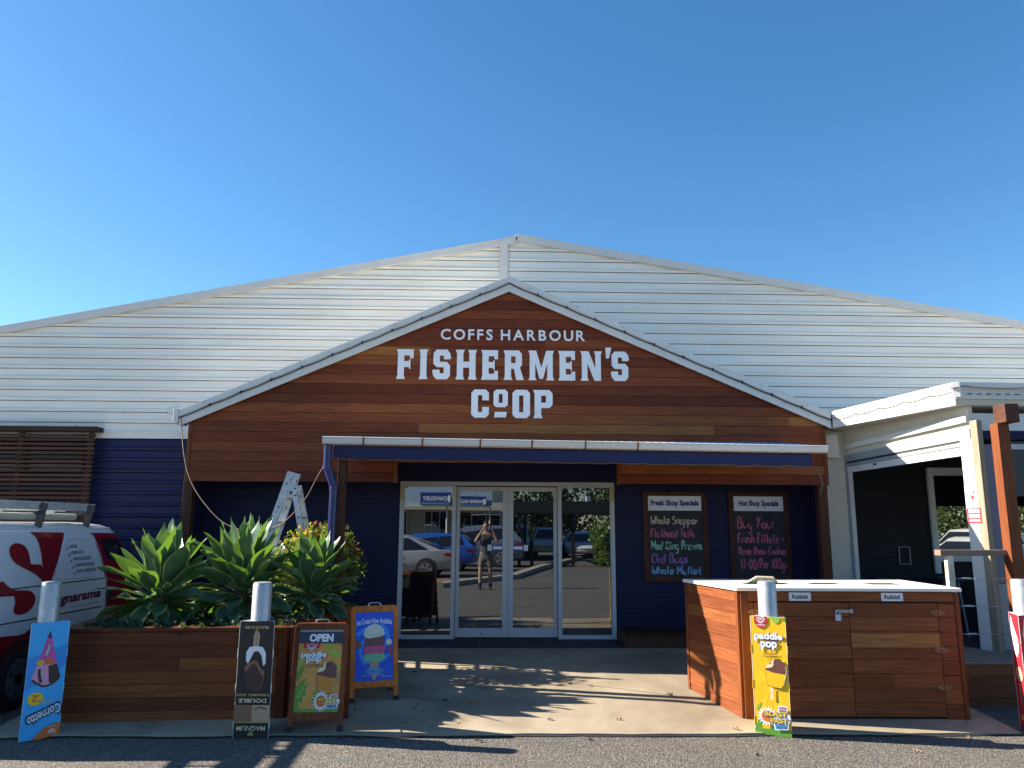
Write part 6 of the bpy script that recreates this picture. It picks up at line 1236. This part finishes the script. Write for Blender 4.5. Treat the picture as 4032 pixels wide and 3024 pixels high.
# ------------------------------------------------------------------ the photographer
pe = thing('person', 'person in grey T-shirt, shorts and boots holding a phone up to photograph the shop', 'person', (-.11, -11.05, -.24))
SKIN = mat('skin', (.42, .24, .16), .55, var=.06, vscale=20); SHIRT = mat('grey_tshirt', (.075, .075, .078), .85, var=.15, vscale=10); SHORT = mat('grey_shorts', (.15, .145, .14), .85, var=.15, vscale=12); HAIR = mat('brown_hair', (.035, .022, .015), .7, var=.2, vscale=60); BOOT = mat('dark_boot', (.03, .024, .02), .7)
def skin(nm, pts, edges, root, m, parent, sub=2):
    me = bpy.data.meshes.new('sk'); me.from_pydata([p[:3] for p in pts], edges, []); o = bpy.data.objects.new('sk', me); COL.objects.link(o); o.modifiers.new('s', 'SKIN'); s2 = o.modifiers.new('d', 'SUBSURF'); s2.levels = sub; s2.render_levels = sub
    lay = me.skin_vertices[0].data
    for i, p in enumerate(pts): lay[i].radius = (p[3], p[4] if len(p) > 4 else p[3]); lay[i].use_root = (i == root)
    bpy.context.view_layer.update(); mo = bpy.data.meshes.new_from_object(o.evaluated_get(bpy.context.evaluated_depsgraph_get())); bpy.data.objects.remove(o); bpy.data.meshes.remove(me)
    off = wloc(parent); 
    for v in mo.vertices: v.co -= off
    mo.materials.clear(); mo.materials.append(m)
    for p in mo.polygons: p.use_smooth = True; p.material_index = 0
    mo.name = nm; ob = bpy.data.objects.new(nm, mo); COL.objects.link(ob); ob.parent = parent; return ob
px, py, g0 = -.11, -11.05, -.24
def q(x, y, z, *r): return (px+x, py+y, g0+z)+r
B = [q(0, 0, .95, .13, .10), q(0, .0, 1.15, .13, .09), q(0, -.01, 1.34, .15, .10), q(0, 0, 1.48, .12, .09), q(0, .01, 1.56, .055), q(0, .035, 1.64, .06), q(0, .045, 1.71, .085, .095), q(0, .035, 1.80, .075, .085),
 q(.19, .01, 1.46, .06), q(.305, .06, 1.32, .045), q(.335, .12, 1.28, .042), q(.215, .20, 1.55, .032), q(.145, .215, 1.655, .026),
 q(-.19, .01, 1.46, .06), q(-.27, .06, 1.32, .045), q(-.29, .12, 1.28, .042), q(-.13, .20, 1.55, .032), q(-.055, .215, 1.655, .026),
 q(.10, 0, .88, .095), q(.125, .03, .52, .062), q(.13, -.01, .30, .058), q(.135, .0, .10, .042), q(-.10, 0, .88, .095), q(-.14, .06, .52, .062), q(-.15, .04, .30, .058), q(-.155, .06, .10, .042)]
E_ = [(0,1),(1,2),(2,3),(3,4),(4,5),(5,6),(6,7),(3,8),(8,9),(9,10),(10,11),(11,12),(3,13),(13,14),(14,15),(15,16),(16,17),(0,18),(18,19),(19,20),(20,21),(0,22),(22,23),(23,24),(24,25)]
body_ = skin('body', B, E_, 0, SKIN, pe)
for sx, hx in ((1, .145), (-1, -.055)):           # hands: palm, four fingers and thumb closing on the phone edges
    cx = .045; s_ = 1 if hx > cx else -1
    m = MB(); P0 = Vector(q(hx, .215, 1.655)[:3]); pal = P0+Vector((-s_*.01, .01, .045))
    H_ = [tuple(P0)+(.024, .018), tuple(pal)+(.036, .017)]; ed = [(0, 1)]
    for i in range(4):
        b = pal+Vector((0, .008, .032-.019*i)); ln_ = (.9, 1.05, 1.0, .78)[i]; k = len(H_)
        H_ += [tuple(b+Vector((-s_*.012, .022, 0)))+(.010,), tuple(b+Vector((-s_*.030*ln_, .030, .002)))+(.009,), tuple(b+Vector((-s_*.052*ln_, .022, .003)))+(.007,)]; ed += [(1, k), (k, k+1), (k+1, k+2)]
    k = len(H_); H_ += [tuple(pal+Vector((-s_*.012, -.018, -.012)))+(.012,), tuple(pal+Vector((-s_*.034, -.016, .010)))+(.010,), tuple(pal+Vector((-s_*.048, -.010, .028)))+(.008,)]; ed += [(1, k), (k, k+1), (k+1, k+2)]
    skin('hand', H_, ed, 0, SKIN, body_, 1)
m = MB(); c = Vector((0.0, -10.835, 1.505)); m.obox(c-Vector((.02, 0, 0)), (.075, 0, 0), (0, .004, 0), (0, 0, .037), DPLAS); ph = m.build('phone', None, .004); tag(ph, 'dark phone held up sideways in both hands of the photographer', 'phone')
T = [q(0, 0, .84, .17, .125), q(0, 0, 1.15, .165, .115), q(0, -.01, 1.34, .18, .12), q(0, 0, 1.485, .12, .10), q(0, .01, 1.54, .075), q(.19, .01, 1.455, .075), q(.285, .05, 1.345, .078), q(-.19, .01, 1.455, .075), q(-.255, .05, 1.345, .078)]
skin('tshirt', T, [(0,1),(1,2),(2,3),(3,4),(3,5),(5,6),(3,7),(7,8)], 0, SHIRT, pe)
skin('shorts', [q(0, 0, 1.06, .15, .115), q(0, 0, .90, .16, .12), q(.10, 0, .82, .11), q(.125, .02, .55, .092), q(-.10, 0, .82, .11), q(-.135, .045, .55, .092)], [(0,1),(1,2),(2,3),(1,4),(4,5)], 0, SHORT, pe)
skin('hair', [q(0, -.01, 1.72, .075), q(0, -.005, 1.81, .08, .075), q(0, .03, 1.86, .07, .06)], [(0,1),(1,2)], 0, HAIR, body_, 2)
for x, y in ((.135, .0), (-.155, .06)): skin('boot', [q(x, y-.04, .045, .045), q(x, y, .14, .052), q(x, y, .20, .055), q(x, y+.09, .045, .045, .04), q(x, y+.19, .03, .036, .028)], [(0,1),(1,2),(0,3),(3,4)], 0, BOOT, pe)
HB = Vector(q(0, 0, 0)[:3])
for sx in (-1, 1):
    m = MB(); e = Vector(q(sx*.036, .135, 1.715)[:3]); m.tube([e-Vector((0, .012, 0)), e, e+Vector((0, .004, 0))], [.013, .011, .004], mat('eye', (.6, .6, .58), .2), 10); m.build('eye', body_)
    m = MB(); e = Vector(q(sx*.088, .035, 1.715)[:3]); m.tube([e-Vector((0, 0, .028)), e, e+Vector((sx*.006, -.005, .028))], [.008, .014, .010], SKIN, 8); m.build('ear', body_)
m = MB(); m.tube([q(0, .13, 1.725)[:3], q(0, .152, 1.69)[:3], q(0, .14, 1.68)[:3]], [.008, .016, .012], SKIN, 8); m.build('nose', body_)
m = MB(); m.tube([q(-.025, .128, 1.655)[:3], q(0, .136, 1.653)[:3], q(.025, .128, 1.655)[:3]], [.003, .006, .003], mat('lips', (.36, .14, .11), .5), 8); m.build('mouth', body_)
